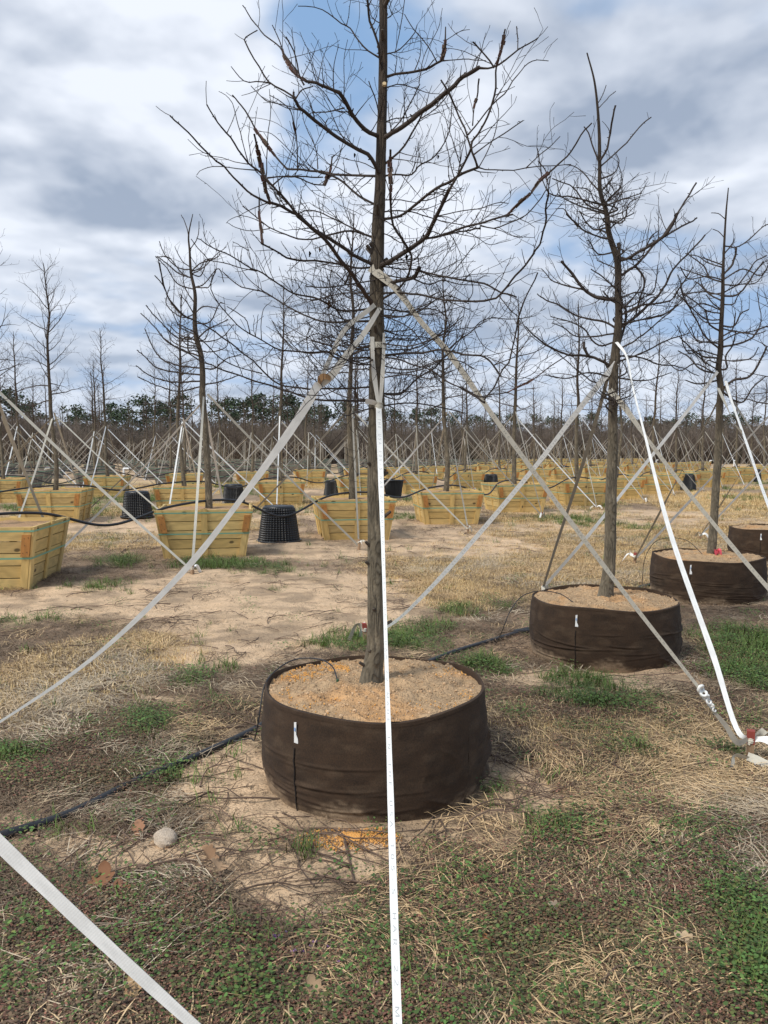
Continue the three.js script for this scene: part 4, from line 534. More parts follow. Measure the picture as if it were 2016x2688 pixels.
// brown fabric root container with its soil
function container(pos, Rt, hgt, label, seed, turn, near) {
  const t = thing('fabric_container', label, 'container', pos, turn, 'brown fabric containers in the front row'), r = rng(seed), nu = near ? 320 : 220, nv = near ? 150 : 110;
  const creases = []; for (let k = 0; k < (near ? 17 : 22); k++) creases.push([Math.PI / 2 + (r() - 0.5) * 3.4, 0.18 + r() * 0.5, hgt * (0.12 + 0.5 * Math.pow(r(), 1.3)), (r() - 0.5) * 0.10, (r() - 0.2) * 0.10, 0.002 + r() * 0.004]);
  const rim = (a) => hgt + 0.008 * Math.sin(a * 2 + seed) + 0.006 * Math.sin(a * 5 + 1);
  const g = sheet(nu, nv + 8, (i, j) => {
    const a = i / nu * Math.PI * 2, ca = Math.cos(a), sa = Math.sin(a), per = (f, s) => noise(ca * f + 20, sa * f + 20, s);
    let v, R, y;
    if (j <= nv) { v = j / nv; y = -0.06 + (rim(a) + 0.06) * v; const fold = Math.abs(noise(a * 3.2, v * 9 + per(2.2, 703) * 2.6, 701) * 2 - 1), low = smooth(1, 0.15, v), reach = smooth(0.35, 0.7, per(1.6, 705)); R = Rt + 0.028 * Math.sin(Math.PI * Math.min(1, v * 0.9)) + 0.012 * (per(1.5, 707) - 0.5) + low * reach * 0.034 * (Math.pow(1 - fold, 4)) + 0.004 * (noise(a * 9, v * 13, 709) - 0.5) - 0.012 * smooth(0.25, 0, v); if (v > 0.965) R += 0.0015; }
    else { const k = (j - nv) / 8; v = 1; y = rim(a) - 0.09 * k; R = Rt + 0.012 * (per(1.5, 707) - 0.5) + 0.0015 - 0.004 * Math.min(1, k * 4) - 0.001; if (k < 0.2) y = rim(a) + 0.002; }
    if (j <= nv) for (const [a0, aw, y0, sl, cu, am] of creases) { let da = a - a0; da = Math.atan2(Math.sin(da), Math.cos(da)); if (Math.abs(da) > aw) continue; const yy = (y - (y0 + sl * da + cu * da * da)) / 0.0055; if (Math.abs(yy) < 4) R += am * Math.pow(Math.cos(da / aw * Math.PI / 2), 0.7) * (Math.exp(-yy * yy * 0.5) - 0.45 * Math.exp(-(yy + 2.1) * (yy + 2.1) * 0.5)); }
    const mud = smooth(0.30, 0.08, v - 0.20 * (per(2.5, 711) - 0.5) - 0.1 * (noise(a * 26, v * 40, 713) - 0.5) - 0.08 * Math.max(0, -ca)) * (j <= nv ? 1 : 0), dust = smooth(0.5, 0.8, fbm(a * 5, v * 9, 4, 715)) * 0.3;
    const c = [lerp(0.052, 0.36, Math.max(mud, dust * 0.3)), lerp(0.029, 0.265, Math.max(mud, dust * 0.3)), lerp(0.0145, 0.175, Math.max(mud, dust * 0.3))];
    return [ca * R, y, sa * R, a * Rt / 0.4, y / 0.4, c];
  }, true, true);
  part('fabric_wall', g, mat.fabric, t);
  const soil = part('soil', sheet(120, 44, (i, j) => {
    const a = i / 120 * Math.PI * 2, d = j / 44 * (Rt + 0.004), x = Math.cos(a) * d, z = Math.sin(a) * d, n = fbm(x * 9 + seed, z * 9, 4, 721), m = fbm(x * 30 + seed, z * 30, 3, 723);
    const y = hgt - 0.016 + 0.03 * (1 - d / Rt) + (n - 0.5) * 0.05 + (m - 0.5) * 0.03, o = smooth(0.5, 0.66, fbm(x * 4 + seed * 3, z * 4, 3, 725)); const q = 0.8 + 0.5 * m;
    return [x, y, z, x / 0.9, z / 0.9, [lerp(0.46, 0.53, o) * q, lerp(0.315, 0.315, o) * q, lerp(0.18, 0.15, o) * q]];
  }, true, true), mat.soil, t);
  const clod = new THREE.IcosahedronGeometry(0.009, 0), im = new THREE.InstancedMesh(clod, mat.plain, near ? 2600 : 900), q = new THREE.Object3D(), col = new THREE.Color();
  for (let k = 0; k < im.count; k++) { const a = r() * 6.283, d = Math.sqrt(r()) * (Rt - 0.01), x = Math.cos(a) * d, z = Math.sin(a) * d, n = fbm(x * 9 + seed, z * 9, 4, 721), m = fbm(x * 30 + seed, z * 30, 3, 723), s = 0.18 + r() * r() * r() * 1.5; q.position.set(x, hgt - 0.016 + 0.03 * (1 - d / Rt) + (n - 0.5) * 0.05 + (m - 0.5) * 0.03 + 0.002, z); q.rotation.set(r() * 6, r() * 6, r() * 6); q.scale.set(s, s * 0.7, s * 0.9); q.updateMatrix(); im.setMatrixAt(k, q.matrix); const b = 0.55 + r() * 0.75; im.setColorAt(k, col.setRGB(0.48 * b, 0.325 * b, 0.19 * b)); }
  im.name = 'soil_clods'; im.userData.kind = 'stuff'; im.castShadow = im.receiveShadow = true; t.add(im);
  // seam and paper tag at the local +z side
  const sg = new Geo(), sp = []; for (let k = 0; k <= 16; k++) { const y = -0.02 + k / 16 * (hgt - 0.14); sp.push(V(0.002 * Math.sin(k * 1.3), y, Rt + 0.026 * Math.sin(Math.PI * Math.min(1, (y + 0.06) / (hgt + 0.06) * 0.9)) + 0.006)); } sg.tube(sp, sp.map(() => 0.0032), 6, undefined, undefined, 0.4); sg.mesh('seam', mat.seam, t);
  const tg = new THREE.Shape(); tg.moveTo(-0.006, 0); tg.lineTo(0.008, 0.004); tg.lineTo(0.004, -0.055); tg.lineTo(0.013, -0.072); tg.quadraticCurveTo(0.016, -0.1, 0.004, -0.118); tg.lineTo(-0.012, -0.112); tg.lineTo(-0.008, -0.05); tg.closePath();
  const tm = part('paper_tag', new THREE.ExtrudeGeometry(tg, { depth: 0.002, bevelEnabled: false, curveSegments: 6 }), mat.white, t); tm.position.set(0.004, hgt - 0.045, Rt + 0.026); tm.rotation.x = 0.04;
  const pr = part('tag_print', new THREE.BoxGeometry(0.008, 0.016, 0.001), M({ color: rgb(0.25, 0.38, 0.62) }), t); pr.position.set(0.004, hgt - 0.075, Rt + 0.0295);
  return t;
}
// tapered board planter; every board is its own piece
const BOX = { a: 0.69, b: 0.57, h: 0.75 };
const hw = (y) => BOX.b + (BOX.a - BOX.b) * y / BOX.h;
function boardGeo(u0, u1, y0, y1, o0, o1, lift, uo) {   // u0/u1: functions of height; in the frame of the face that looks along +z
  const q = []; for (const f of [u0, u1]) for (const y of [y0, y1]) for (const o of [o0, o1]) q.push(V(f(y), y, hw(y) + o + lift)); const g = new Geo(); g.hexa(q, uo); return g.geometry();
}
function planterProto(seed, mats, cleats, split) {
  const r = rng(seed), g = new THREE.Group(), put = (name, geo, m, k) => { const x = part(name, geo, m, g); x.rotation.y = k * Math.PI / 2; return x; };
  for (let k = 0; k < 4; k++) {
    const ends = k % 2 ? -0.0225 : 0, pick = () => mats[Math.floor(r() * mats.length)]; let y = -0.03;
    for (let b = 0; b < 5; b++) { const h = 0.142 + (r() - 0.5) * 0.018 + (b === 0 ? 0.03 : 0), y1 = b === 4 ? BOX.h : Math.min(BOX.h, y + h), lift = (r() - 0.5) * 0.004; put('plank', boardGeo((v) => -hw(v) - ends, (v) => hw(v) + ends, y, y1 - 0.010, -0.022, 0, lift, r() * 5), pick(), k); y = y1; }
    const e = k % 2 ? 0.0215 : 0;
    put('batten', boardGeo((v) => -hw(v) - e, (v) => -hw(v) + 0.085, -0.03, BOX.h - 0.004 - r() * 0.01, 0.003, 0.024, 0, r() * 5), pick(), k); put('batten', boardGeo((v) => hw(v) - 0.085, (v) => hw(v) + e, -0.03, BOX.h - 0.004 - r() * 0.01, 0.003, 0.024, 0, r() * 5), pick(), k); put('batten', boardGeo(() => -0.045, () => 0.045, -0.03, BOX.h + 0.004, 0.003, 0.024, 0, r() * 5), pick(), k);
    if (cleats && k % 2 === 0) for (const s of [-1, 1]) {
      const o = r() * 0.01, c = put('cleat', boardGeo((v) => s > 0 ? hw(v) - 0.10 + o : -hw(v) + 0.005 + o, (v) => s > 0 ? hw(v) - 0.005 + o : -hw(v) + 0.10 + o, 0.40, 0.655, 0.0255, 0.047, 0, r() * 5), orangeWood, k);
      for (const [du, y] of [[0.025, 0.44], [0.07, 0.45], [0.04, 0.53], [0.03, 0.61], [0.072, 0.62]]) { const n = part('nail', nailGeo, mat.nail, c); n.position.set((s > 0 ? hw(y) - 0.10 : -hw(y)) + du + o, y, hw(y) + 0.0475); }
    }
    for (const y of [0.685, 0.365]) put('band', boardGeo((v) => -hw(v) - 0.0265, (v) => hw(v) + 0.0265, y, y + 0.02, 0.0262, 0.0278, 0, 0), mat.band, k);
  }
  part('soil', sheet(20, 20, (i, j) => { const R = hw(0.69) - 0.024, x = (i / 10 - 1) * R, z = (j / 10 - 1) * R, n = fbm(x * 6 + seed, z * 6, 3, 731); return [x, 0.69 + (n - 0.5) * 0.06 + 0.03 * (1 - Math.hypot(x, z)), z, x, z, [0.48 * (0.8 + 0.4 * n), 0.30 * (0.8 + 0.4 * n), 0.16]]; }, true), mat.soil, g);
  return g;
}
const nailGeo = new THREE.CylinderGeometry(0.005, 0.005, 0.004, 6); nailGeo.rotateX(Math.PI / 2);
// ribbed black plastic basket, rim down
function basketProto() {
  const g = new THREE.Group(), N = 160, Hh = 0.62;
  part('body', sheet(N, 64, (i, j) => {
    const a = i / N * Math.PI * 2, v = j / 64; let R = lerp(0.36, 0.275, v), y = 0.03 + v * Hh; const rib = (i % 4) < 2 ? 1 : 0, row = (j % 4) < 2 ? 1 : 0; if (v < 0.93) R += rib ? 0.012 * (row ? 1 : 0.5) : (row ? -0.004 : -0.022); else { R = lerp(0.281, 0.24, (v - 0.93) / 0.07); y = 0.03 + Hh * (0.93 + 0.07 * Math.sin((v - 0.93) / 0.07 * 1.57)); }
    return [Math.cos(a) * R, y, Math.sin(a) * R, i / N, v];
  }, false, false), mat.blackPlastic, g);
  const rim = part('rim', new THREE.TorusGeometry(0.385, 0.018, 8, 64), mat.blackPlastic, g); rim.rotation.x = Math.PI / 2; rim.position.y = 0.03;
  const b = part('base', new THREE.CylinderGeometry(0.245, 0.245, 0.02, 40), mat.blackPlastic, g); b.position.y = 0.03 + Hh - 0.016;
  return g;
}

// ---------- front row: fabric containers ----------
container(V(-0.045, 0, -3.715), 0.525, 0.462, 'closest brown fabric container, sandy at its lower edge, holding the tallest tree', 3, -0.68, true);
container(V(1.745, 0, -6.02), 0.55, 0.45, 'brown fabric container with a crumpled lower wall, second in the front row', 5, -0.63, true);
container(V(3.58, 0, -8.44), 0.57, 0.46, 'brown fabric container with pink ribbon in its soil, third in the front row', 8, -0.68, false);
container(V(5.78, 0, -11.4), 0.57, 0.47, 'dark brown fabric container at the picture edge, farthest of the front row', 11, -0.71, false);
for (const t of [elm, elm2, elm3]) { const b = V(t.tp[0].x, 0.42, t.tp[0].z); t.root.position.copy(b); t.root.children.forEach((c) => c.position.sub(b)); }
{ // slow-release feed: orange grains on the soil and spilled in front
  const r = rng(41), list = []; const put = (x, z, y, s) => { const b = 0.75 + r() * 0.5; list.push({ x, y, z, s, ry: r() * 6, c: [0.66 * b, 0.34 * b, 0.095 * b] }); };
  const patch = (px, py, rx, ry, n, h) => { for (let k = 0; k < n; k++) { const a = r() * 6.283, d = Math.pow(r(), 0.7), p = Gk(px + Math.cos(a) * d * rx, py + Math.sin(a) * d * ry, h); if (h > 0 && Math.hypot(p.x + 0.045, p.z + 3.715) > 0.5) continue; put(p.x, p.z, h > 0 ? h + 0.004 : groundY(p.x, p.z) + (h > 0 ? 0 : 0.012), 0.6 + r() * 0.7); } };
  patch(755, 1815, 26, 10, 620, 0); patch(740, 1822, 110, 24, 520, 0); patch(810, 1813, 60, 16, 330, 0);
  patch(700, 1448, 60, 20, 240, 0.455); patch(735, 1448, 22, 10, 160, 0.455); patch(640, 1462, 40, 14, 110, 0.455); patch(960, 1450, 60, 14, 70, 0.455); patch(820, 1530, 190, 24, 120, 0.452); patch(1020, 1500, 30, 12, 60, 0.45); patch(600, 1495, 30, 10, 50, 0.45); patch(730, 1510, 120, 20, 80, 0.452);
  scatter('feed_grains', 'orange fertiliser grains on the soil and spilled before the closest container', 'fertiliser grains', new THREE.IcosahedronGeometry(0.0036, 0), mat.plain, list);
}
// black supply pipe on the ground and thin feeder lines
function tubeThing(name, label, category, pts, rad, m, group) { const g = new Geo(), n = pts.length * 14, q = curve(pts, n); g.tube(q, q.map(() => rad), 10); const x = g.mesh(name, m, scene); return tag(x, label, category, group); }
const onG = (x, y, up) => { const p = Gk(x, y); p.y = groundY(p.x, p.z) + up; return p; };
tubeThing('supply_pipe', 'thick black irrigation pipe lying on the ground past the closest container', 'irrigation pipe', [onG(-260, 1890, 0.018), onG(-90, 1850, 0.018), onG(20, 1815, 0.018), onG(150, 1766, 0.02), onG(300, 1697, 0.018), onG(430, 1641, 0.02), onG(555, 1579, 0.018), V(-0.62, 0.02, -4.55), V(-0.2, 0.02, -4.9), onG(960, 1424, 0.02), onG(1050, 1391, 0.02), onG(1145, 1362, 0.02), V(1.15, 0.02, -6.65), V(2.6, 0.02, -7.4), V(3.0, 0.02, -8.9), V(4.4, 0.02, -9.6), V(5.2, 0.02, -11.6)], 0.020, mat.hose);
{
  const z0 = 3.75; const l = thing('drip_line', 'thin black feeder line looping over the rim of the closest container', 'drip line', V(0, 0, 0));
  const g = new Geo(), q = curve([onG(505, 1615, 0.03), onG(535, 1618, 0.05), Pk(552, 1590, 3.62), Pk(561, 1540, 3.60), Pk(572, 1480, 3.68), Pk(600, 1445, 3.82), Pk(640, 1424, 3.92), Pk(690, 1424, 3.88), Pk(718, 1440, 3.80), Pk(728, 1466, 3.72)], 90); g.tube(q, q.map(() => 0.0036), 7); g.mesh('tube', mat.hose, l);
  const e = part('dripper', new THREE.CylinderGeometry(0.006, 0.004, 0.05, 8), mat.emitter, l); e.position.copy(Pk(729, 1478, 3.70));
  const l2 = tubeThing('drip_line', 'thin black feeder line arching over the rim of the second container', 'drip line', [onG(1072, 1392, 0.02), Pk(1086, 1360, 5.75), Pk(1102, 1320, 5.75), Pk(1128, 1288, 5.8), Pk(1165, 1277, 5.85), Pk(1210, 1283, 5.85), Pk(1240, 1302, 5.8)], 0.0035, mat.hose); l2.name = numbered('drip_line');
  const l3 = tubeThing('drip_line', 'thin dark feeder line curled over the third container', 'drip line', [V(2.98, 0.02, -8.8), V(3.0, 0.4, -8.75), V(3.1, 0.6, -8.65), V(3.35, 0.62, -8.5), V(3.52, 0.46, -8.4)], 0.0035, mat.hose); l3.name = numbered('drip_line');
}
{ // pink ribbon tied round the third trunk
  const c = V(elm3.tp[0].x + 0.035, 0.50, elm3.tp[0].z + 0.05), t = thing('marker_ribbon', 'pink marker ribbon knotted at the foot of the third front-row tree', 'ribbon', c); knot('knot', V(0, 0, 0), 0.022, mat.pinkRibbon, t, 3); ribbon('tail', [V(0, 0, 0), V(-0.02, 0.02, 0.03), V(-0.03, -0.05, 0.05)], 0.03, 0.4, mat.pinkRibbon, t, 8); ribbon('tail', [V(0, 0, 0), V(0.02, 0.03, 0.03), V(0.03, -0.06, 0.05)], 0.03, 0.4, mat.pinkRibbon, t, 8);
}
// stone, fallen leaves and sticks close by
{
  const rock = (px, py, R, label, seed) => { const g = new THREE.IcosahedronGeometry(R, 5), p = g.attributes.position, o = Gk(px, py); for (let i = 0; i < p.count; i++) { const v = V(p.getX(i), p.getY(i), p.getZ(i)), u = v.clone().normalize(), c = V(Math.round(u.x * 1.6), Math.round(u.y * 1.6), Math.round(u.z * 1.6)).normalize(), k = 0.80 + 0.16 * u.dot(c) + 0.25 * (fbm(u.x * 2.2 + seed, u.y * 2.2 + u.z * 1.7, 4, 741) - 0.5); p.setXYZ(i, v.x * k * 1.25, v.y * k * 0.72, v.z * k * 0.95); } g.computeVertexNormals(); const m = part('rock', g, mat.stone, scene); m.position.set(o.x, groundY(o.x, o.z) + R * 0.38, o.z); m.rotation.y = seed; tag(m, label, 'rock'); };
  rock(357, 1824, 0.052, 'pale angular rock lying on the soil before the black pipe', 2); rock(860, 2082, 0.026, 'small buff stone half hidden beneath the white strap', 5);
  const leafS = new THREE.Shape(); leafS.moveTo(0, -0.06); leafS.quadraticCurveTo(0.03, -0.05, 0.018, -0.03); leafS.quadraticCurveTo(0.05, -0.03, 0.03, -0.005); leafS.quadraticCurveTo(0.055, 0.01, 0.026, 0.02); leafS.quadraticCurveTo(0.03, 0.05, 0, 0.062); leafS.quadraticCurveTo(-0.03, 0.05, -0.024, 0.02); leafS.quadraticCurveTo(-0.05, 0.012, -0.03, -0.005); leafS.quadraticCurveTo(-0.048, -0.03, -0.018, -0.03); leafS.quadraticCurveTo(-0.03, -0.05, 0, -0.06);
  const base = new THREE.ShapeGeometry(leafS, 8);
  [[222, 1925, 1.15, 'large russet oak leaf lying curled among the twigs', 0.3, [0.20, 0.09, 0.04]], [262, 1945, 0.8, 'russet leaf touching the largest fallen leaf', 2.2, [0.22, 0.10, 0.05]], [300, 1806, 0.7, 'rusty leaf beside the pale rock', 1.1, [0.30, 0.15, 0.08]], [452, 1868, 0.7, 'light brown leaf upright beside the dry stem', 4.0, [0.33, 0.19, 0.10]], [470, 1895, 0.6, 'tan leaf at the foot of the bare twig', 5.2, [0.40, 0.26, 0.15]], [683, 2165, 0.75, 'flat tan leaf near the strap at the picture bottom', 2.9, [0.42, 0.28, 0.16]], [288, 2165, 0.7, 'tan leaf tucked beside the wide near strap', 0.9, [0.40, 0.26, 0.13]], [1055, 2050, 0.5, 'small orange leaf in the weeds right of the strap', 1.9, [0.40, 0.17, 0.07]], [1478, 2062, 0.7, 'pale tan leaf curled in dry straw', 3.3, [0.45, 0.33, 0.2]], [1200, 1990, 0.6, 'grey tan leaf among straw and weeds', 4.4, [0.36, 0.27, 0.18]]].forEach(([x, y, s, label, a, c], n) => {
    const g = base.clone(), p = g.attributes.position, o = Gk(x, y); for (let i = 0; i < p.count; i++) { const u = p.getX(i), v = p.getY(i); p.setXYZ(i, u * s, 0.006 + (u * u * 9 + v * v * 4 + 0.012 * Math.sin(v * 60 + n)) * s, v * s); } g.computeVertexNormals(); const m = part('fallen_leaf', g, M({ color: rgb(...c), roughness: 0.85 }), scene); m.position.set(o.x, groundY(o.x, o.z) + 0.028, o.z); m.rotation.set(0.5, a * 0.3, 0.15, 'YXZ'); tag(m, label, 'leaf', 'fallen leaves on the soil');
  });
  const sticks = [['forked dark twig lying on the sand before the closest container', [[744, 1820], [752, 1858], [760, 1890], [770, 1925], [782, 1945], [812, 1965], [838, 1985]], 0.005, [[756, 1878, 700, 1868, 655, 1870, 600, 1885], [746, 1826, 800, 1846, 845, 1858], [752, 1850, 720, 1835, 700, 1810]]], ['long thin twig reaching over the weeds from the leaf pile', [[285, 1985], [380, 1965], [470, 1945], [560, 1925], [690, 1908]], 0.004, [[400, 1962, 440, 1930, 470, 1905]]], ['dry upright-lying stem by the light brown leaf', [[475, 1900], [485, 1940], [492, 1965], [505, 2000]], 0.006, []], ['dark twig curving from the container foot across the sand', [[590, 1770], [640, 1800], [700, 1798], [760, 1800], [800, 1797]], 0.004, [[690, 1798, 640, 1815, 600, 1820, 520, 1835]]], ['long thin twig lying along the weeds under the near strap', [[60, 2060], [200, 2050], [330, 2000], [420, 1985], [600, 1975]], 0.003, []], ['bent dark stick standing out of the ground behind the left planter', [[262, 1196], [300, 1168], [333, 1152]], 0.01, []], ['grey twig by the weed patch on the container side', [[1000, 1672], [1080, 1655], [1160, 1690], [1230, 1700]], 0.004, [[1080, 1655, 1100, 1640, 1130, 1610]]], ['pale dead stalk lying in the straw', [[1205, 1570], [1180, 1598], [1178, 1620], [1215, 1652]], 0.004, []]];
  for (const [label, pts, R, sub] of sticks) { const t = thing('fallen_twig', label, 'twig', V(0, 0, 0), 0, 'sticks on the soil'); const g = new Geo(), q = curve(pts.map(([x, y]) => onG(x, y, 0.012 + R)), 40); g.tube(q, q.map((_, i) => R * (1 - i / 60)), 6, undefined, undefined, 0.3); g.mesh('stem', mat.twigBrown, t); for (const s of sub) { const l = []; for (let i = 0; i < s.length; i += 2) l.push(onG(s[i], s[i + 1], 0.014)); const h = new Geo(), w = curve(l, 20); h.tube(w, w.map((_, i) => R * 0.55 * (1 - i / 30)), 5, undefined, undefined, 0.3); h.mesh('side_twig', mat.twigBrown, t); } }
}
{ // purple flowers in the weeds
  const g = new Geo(), r = rng(51); for (let k = 0; k < 7; k++) { const a = r() * 6.28, d = V(Math.cos(a) * 0.7, 0.8, Math.sin(a) * 0.7).normalize(); g.blade([V(0, 0.03, 0), V(d.x * 0.006, 0.03 + d.y * 0.007, d.z * 0.006), V(d.x * 0.011, 0.03 + d.y * 0.011, d.z * 0.011)], [0.001, 0.0028, 0.0022], V(-Math.sin(a), 0, Math.cos(a)), d, undefined); }
  const list = []; for (const [x, y] of [[640, 2075], [655, 2082], [682, 2062], [592, 2110], [620, 2112], [590, 2052], [610, 2040], [730, 2130], [735, 2105], [818, 2148], [770, 2140], [785, 2160], [355, 1948], [375, 1965], [1405, 2060], [1385, 2170], [1370, 2300], [860, 2180], [1120, 2160], [700, 2060], [575, 2120], [1425, 1985], [340, 2080]]) for (let k = 0; k < 2; k++) { const p = Gk(x + (r() - 0.5) * 20, y + (r() - 0.5) * 12), b = 0.7 + r() * 0.6; list.push({ x: p.x, y: groundY(p.x, p.z), z: p.z, s: 0.6 + r() * 0.5, ry: r() * 6, c: [0.36 * b, 0.18 * b, 0.42 * b] }); }
  scatter('purple_flowers', 'tiny purple blossoms dotted through the low weeds', 'flowers', g.geometry(), mat.plain, list);
}

// ---------- straps of the front row ----------
const strap = (label, pts, w, tw, m, n, sag, group) => tag(ribbon('tree_strap', pts, w, tw, m, scene, n, sag), label, 'strap', group);
const S0 = G(1055, 3232), S1r = G(1968, 2000), S1l = G(960, 1690), S2l = G(1425, 1562), S2r = G(2165, 1728), S0l = G(-73, 1993);
for (const [p, l, s, o] of [[S0, 'wooden stake under the two straps that meet below the picture', 1, {}], [S1r, 'red-topped wooden stake where two straps meet at the picture edge, with loose strap ends', 2, { h: 0.17, paint: true }], [S1l, 'slanted stake behind the closest trunk with a white tie', 3, { paint: true }], [S2l, 'stake behind the rim of the second container', 4, {}], [S2r, 'stake between second and third containers on the aisle side, past the picture edge', 5, {}], [S0l, 'stake at the end of the strap that runs out over the dry grass', 6, {}]]) stake(p, l, s + 20, o);
const up = (p, h) => V(p.x, p.y + h, p.z);
{
  const kn = P(994, 1064, 3.66);
  const t = thing('tree_strap', 'bright white printed strap running straight towards the viewer from the closest trunk', 'strap', kn), L = (p) => p.clone().sub(kn);
  ribbon('strap_band', [L(kn), L(up(S0, 0.13)).multiplyScalar(0.33), L(up(S0, 0.13)).multiplyScalar(0.66), L(up(S0, 0.13))], [0.028, 0.028, 0.022, 0.014, 0.012, 0.013, 0.017, 0.02, 0.021, 0.022], 0.25, mat.webText, t, 60, 0.006);
  ribbon('strap_strand', [P(977, 884, 3.71), P(980, 963, 3.69), P(993, 1062, 3.66)].map(L), [0.02, 0.018, 0.024, 0.014], 0.2, mat.webCream, t, 20); ribbon('strap_strand', [P(1008, 874, 3.71), P(1006, 950, 3.69), P(998, 1062, 3.66)].map(L), [0.012, 0.016, 0.02, 0.014], 0.2, mat.webCream, t, 20);
  const loop = []; for (let k = 0; k <= 12; k++) { const a = k / 12 * 6.283, c = P(992, 908, 3.75); loop.push(V(c.x + Math.cos(a) * 0.041, c.y, c.z + Math.sin(a) * 0.041).sub(kn)); }
  const lg = new Geo(), q = curve(loop, 40); q.forEach((p, k) => { const nx = p.x - (P(992, 908, 3.75).x - kn.x), nz = p.z - (P(992, 908, 3.75).z - kn.z), l = Math.hypot(nx, nz); lg.vert(p.x, p.y - 0.014, p.z, nx / l, 0, nz / l, k / 8, 0); lg.vert(p.x, p.y + 0.014, p.z, nx / l, 0, nz / l, k / 8, 1); if (k) { const b = k * 2; lg.i.push(b - 2, b - 1, b, b - 1, b + 1, b); } }); lg.mesh('strap_loop', mat.webPale, t);
  knot('knot', V(0, 0, 0.005), 0.016, mat.webPale, t, 9); ribbon('strap_tail', [V(0, 0, 0.005), V(-0.025, 0.012, 0.02), V(-0.062, 0.018, 0.03)], 0.026, [0.9, 0.4], mat.webWhite, t, 10);
  const t2 = thing('tree_strap', 'broad pale strap slanting down from the closest trunk over the dry grass', 'strap', P(836, 1010, 3.6)), L2 = (p) => p.clone().sub(t2.position);
  ribbon('strap_band', [P(836, 1008, 3.6), P(782, 1100, 3.62), P(640, 1300, 3.68), P(486, 1495, 3.75), P(240, 1730, 3.85), up(S0l, 0.1)].map(L2), [0.038, 0.042, 0.036, 0.025, 0.030, 0.024, 0.016, 0.010], 0.15, mat.webWhite, t2, 50); ribbon('strap_strand', [P(984, 800, 3.71), P(962, 818, 3.70), P(905, 865, 3.66), P(868, 938, 3.63), P(845, 988, 3.61), P(836, 1010, 3.6)].map(L2), 0.022, [0.2, 0.3, 0.5], mat.webCream, t2, 24); ribbon('strap_strand', [P(998, 808, 3.67), P(955, 876, 3.63), P(905, 938, 3.61), P(868, 988, 3.6), P(836, 1012, 3.6)].map(L2), [0.02, 0.026, 0.036, 0.036], 0.2, mat.webCream, t2, 24);
  ribbon('strap_fold', [P(838, 1006, 3.59), P(842, 992, 3.58), P(854, 988, 3.58), P(868, 994, 3.59)].map(L2), 0.03, [0.9, 0.2, 0.9], M({ color: rgb(0.25, 0.14, 0.06), map: webMap }), t2, 14);
  const t3 = thing('tree_strap', 'grey printed strap crossing from the closest trunk down to the red-topped stake', 'strap', P(978, 706, 3.71)), L3 = (p) => p.clone().sub(t3.position);
  ribbon('strap_band', [P(972, 702, 3.72), P(1037, 755, 3.7), P(1103, 842, 3.69), P(1175, 923, 3.69), P(1298, 1097, 3.70), P(1488, 1356, 3.72), P(1675, 1603, 3.75), P(1835, 1806, 3.77)].map(L3), [0.042, 0.038, 0.026, 0.024, 0.030, 0.024, 0.023, 0.023, 0.020, 0.016], 0.2, mat.webTextGrey, t3, 70); ribbon('strap_band', [P(1868, 1862, 3.77), P(1905, 1905, 3.78), P(1935, 1948, 3.78), up(S1r, 0.13)].map(L3), [0.014, 0.026, 0.032, 0.018], 0.2, mat.webGrey, t3, 24);
  const ch = []; for (let k = 0; k < 46; k++) { const f = k / 45, p = P(lerp(1833, 1874, f), lerp(1804, 1868, f), 3.77), w = 0.016 * (1 - 0.6 * f), a = k * 1.15; ch.push(V(p.x + Math.cos(a) * w + 0.006, p.y + Math.sin(a) * w, p.z + Math.sin(a * 0.7) * w).sub(t3.position)); } const cg = new Geo(), cq = curve(ch, 160); cg.tube(cq, cq.map((_, i) => 0.008 * (1 - i / 320)), 6, undefined, undefined, 0.3); cg.mesh('chain_knot', mat.webWhite, t3);
  strap('widest white strap, crossing the lower picture corner close to the viewer', [V(-1.83, 2.0, -1.42), V(-1.2, 1.335, -1.425), V(-0.55, 0.64, -1.437), up(S0, 0.05)], [0.03, 0.03, 0.03, 0.03, 0.028, 0.0245, 0.015, 0.012], 0.15, mat.webWhite, 50, 0);
  strap('white printed strap from the second front tree to the stake behind the closest trunk', [P(1618, 952, 6.0), P(1510, 1087, 6.05), P(1404, 1226, 6.12), P(1116, 1558, 6.3), P(1016, 1644, 6.36), up(S1l, 0.12)], [0.046, 0.044, 0.036, 0.038, 0.036, 0.024, 0.036, 0.04], 0.15, mat.webText, 60);
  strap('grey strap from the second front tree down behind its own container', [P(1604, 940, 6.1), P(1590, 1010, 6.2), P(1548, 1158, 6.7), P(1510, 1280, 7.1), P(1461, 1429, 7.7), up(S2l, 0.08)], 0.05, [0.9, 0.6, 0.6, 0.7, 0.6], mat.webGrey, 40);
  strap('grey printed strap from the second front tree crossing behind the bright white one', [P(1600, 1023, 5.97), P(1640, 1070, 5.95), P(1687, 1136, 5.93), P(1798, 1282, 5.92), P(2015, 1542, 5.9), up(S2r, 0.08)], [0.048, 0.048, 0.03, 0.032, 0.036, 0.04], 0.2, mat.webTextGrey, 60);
  strap('bright white strap dropping steeply from the second front tree to the red-topped stake', [P(1618, 898, 6.0), P(1642, 930, 5.9), P(1660, 1012, 5.6), P(1692, 1139, 5.2), P(1757, 1390, 4.65), P(1872, 1720, 4.15), P(1945, 1930, 3.85), up(S1r, 0.13)], [0.024, 0.018, 0.013, 0.016, 0.030, 0.034, 0.026, 0.013], 0.1, mat.webWhite, 60);
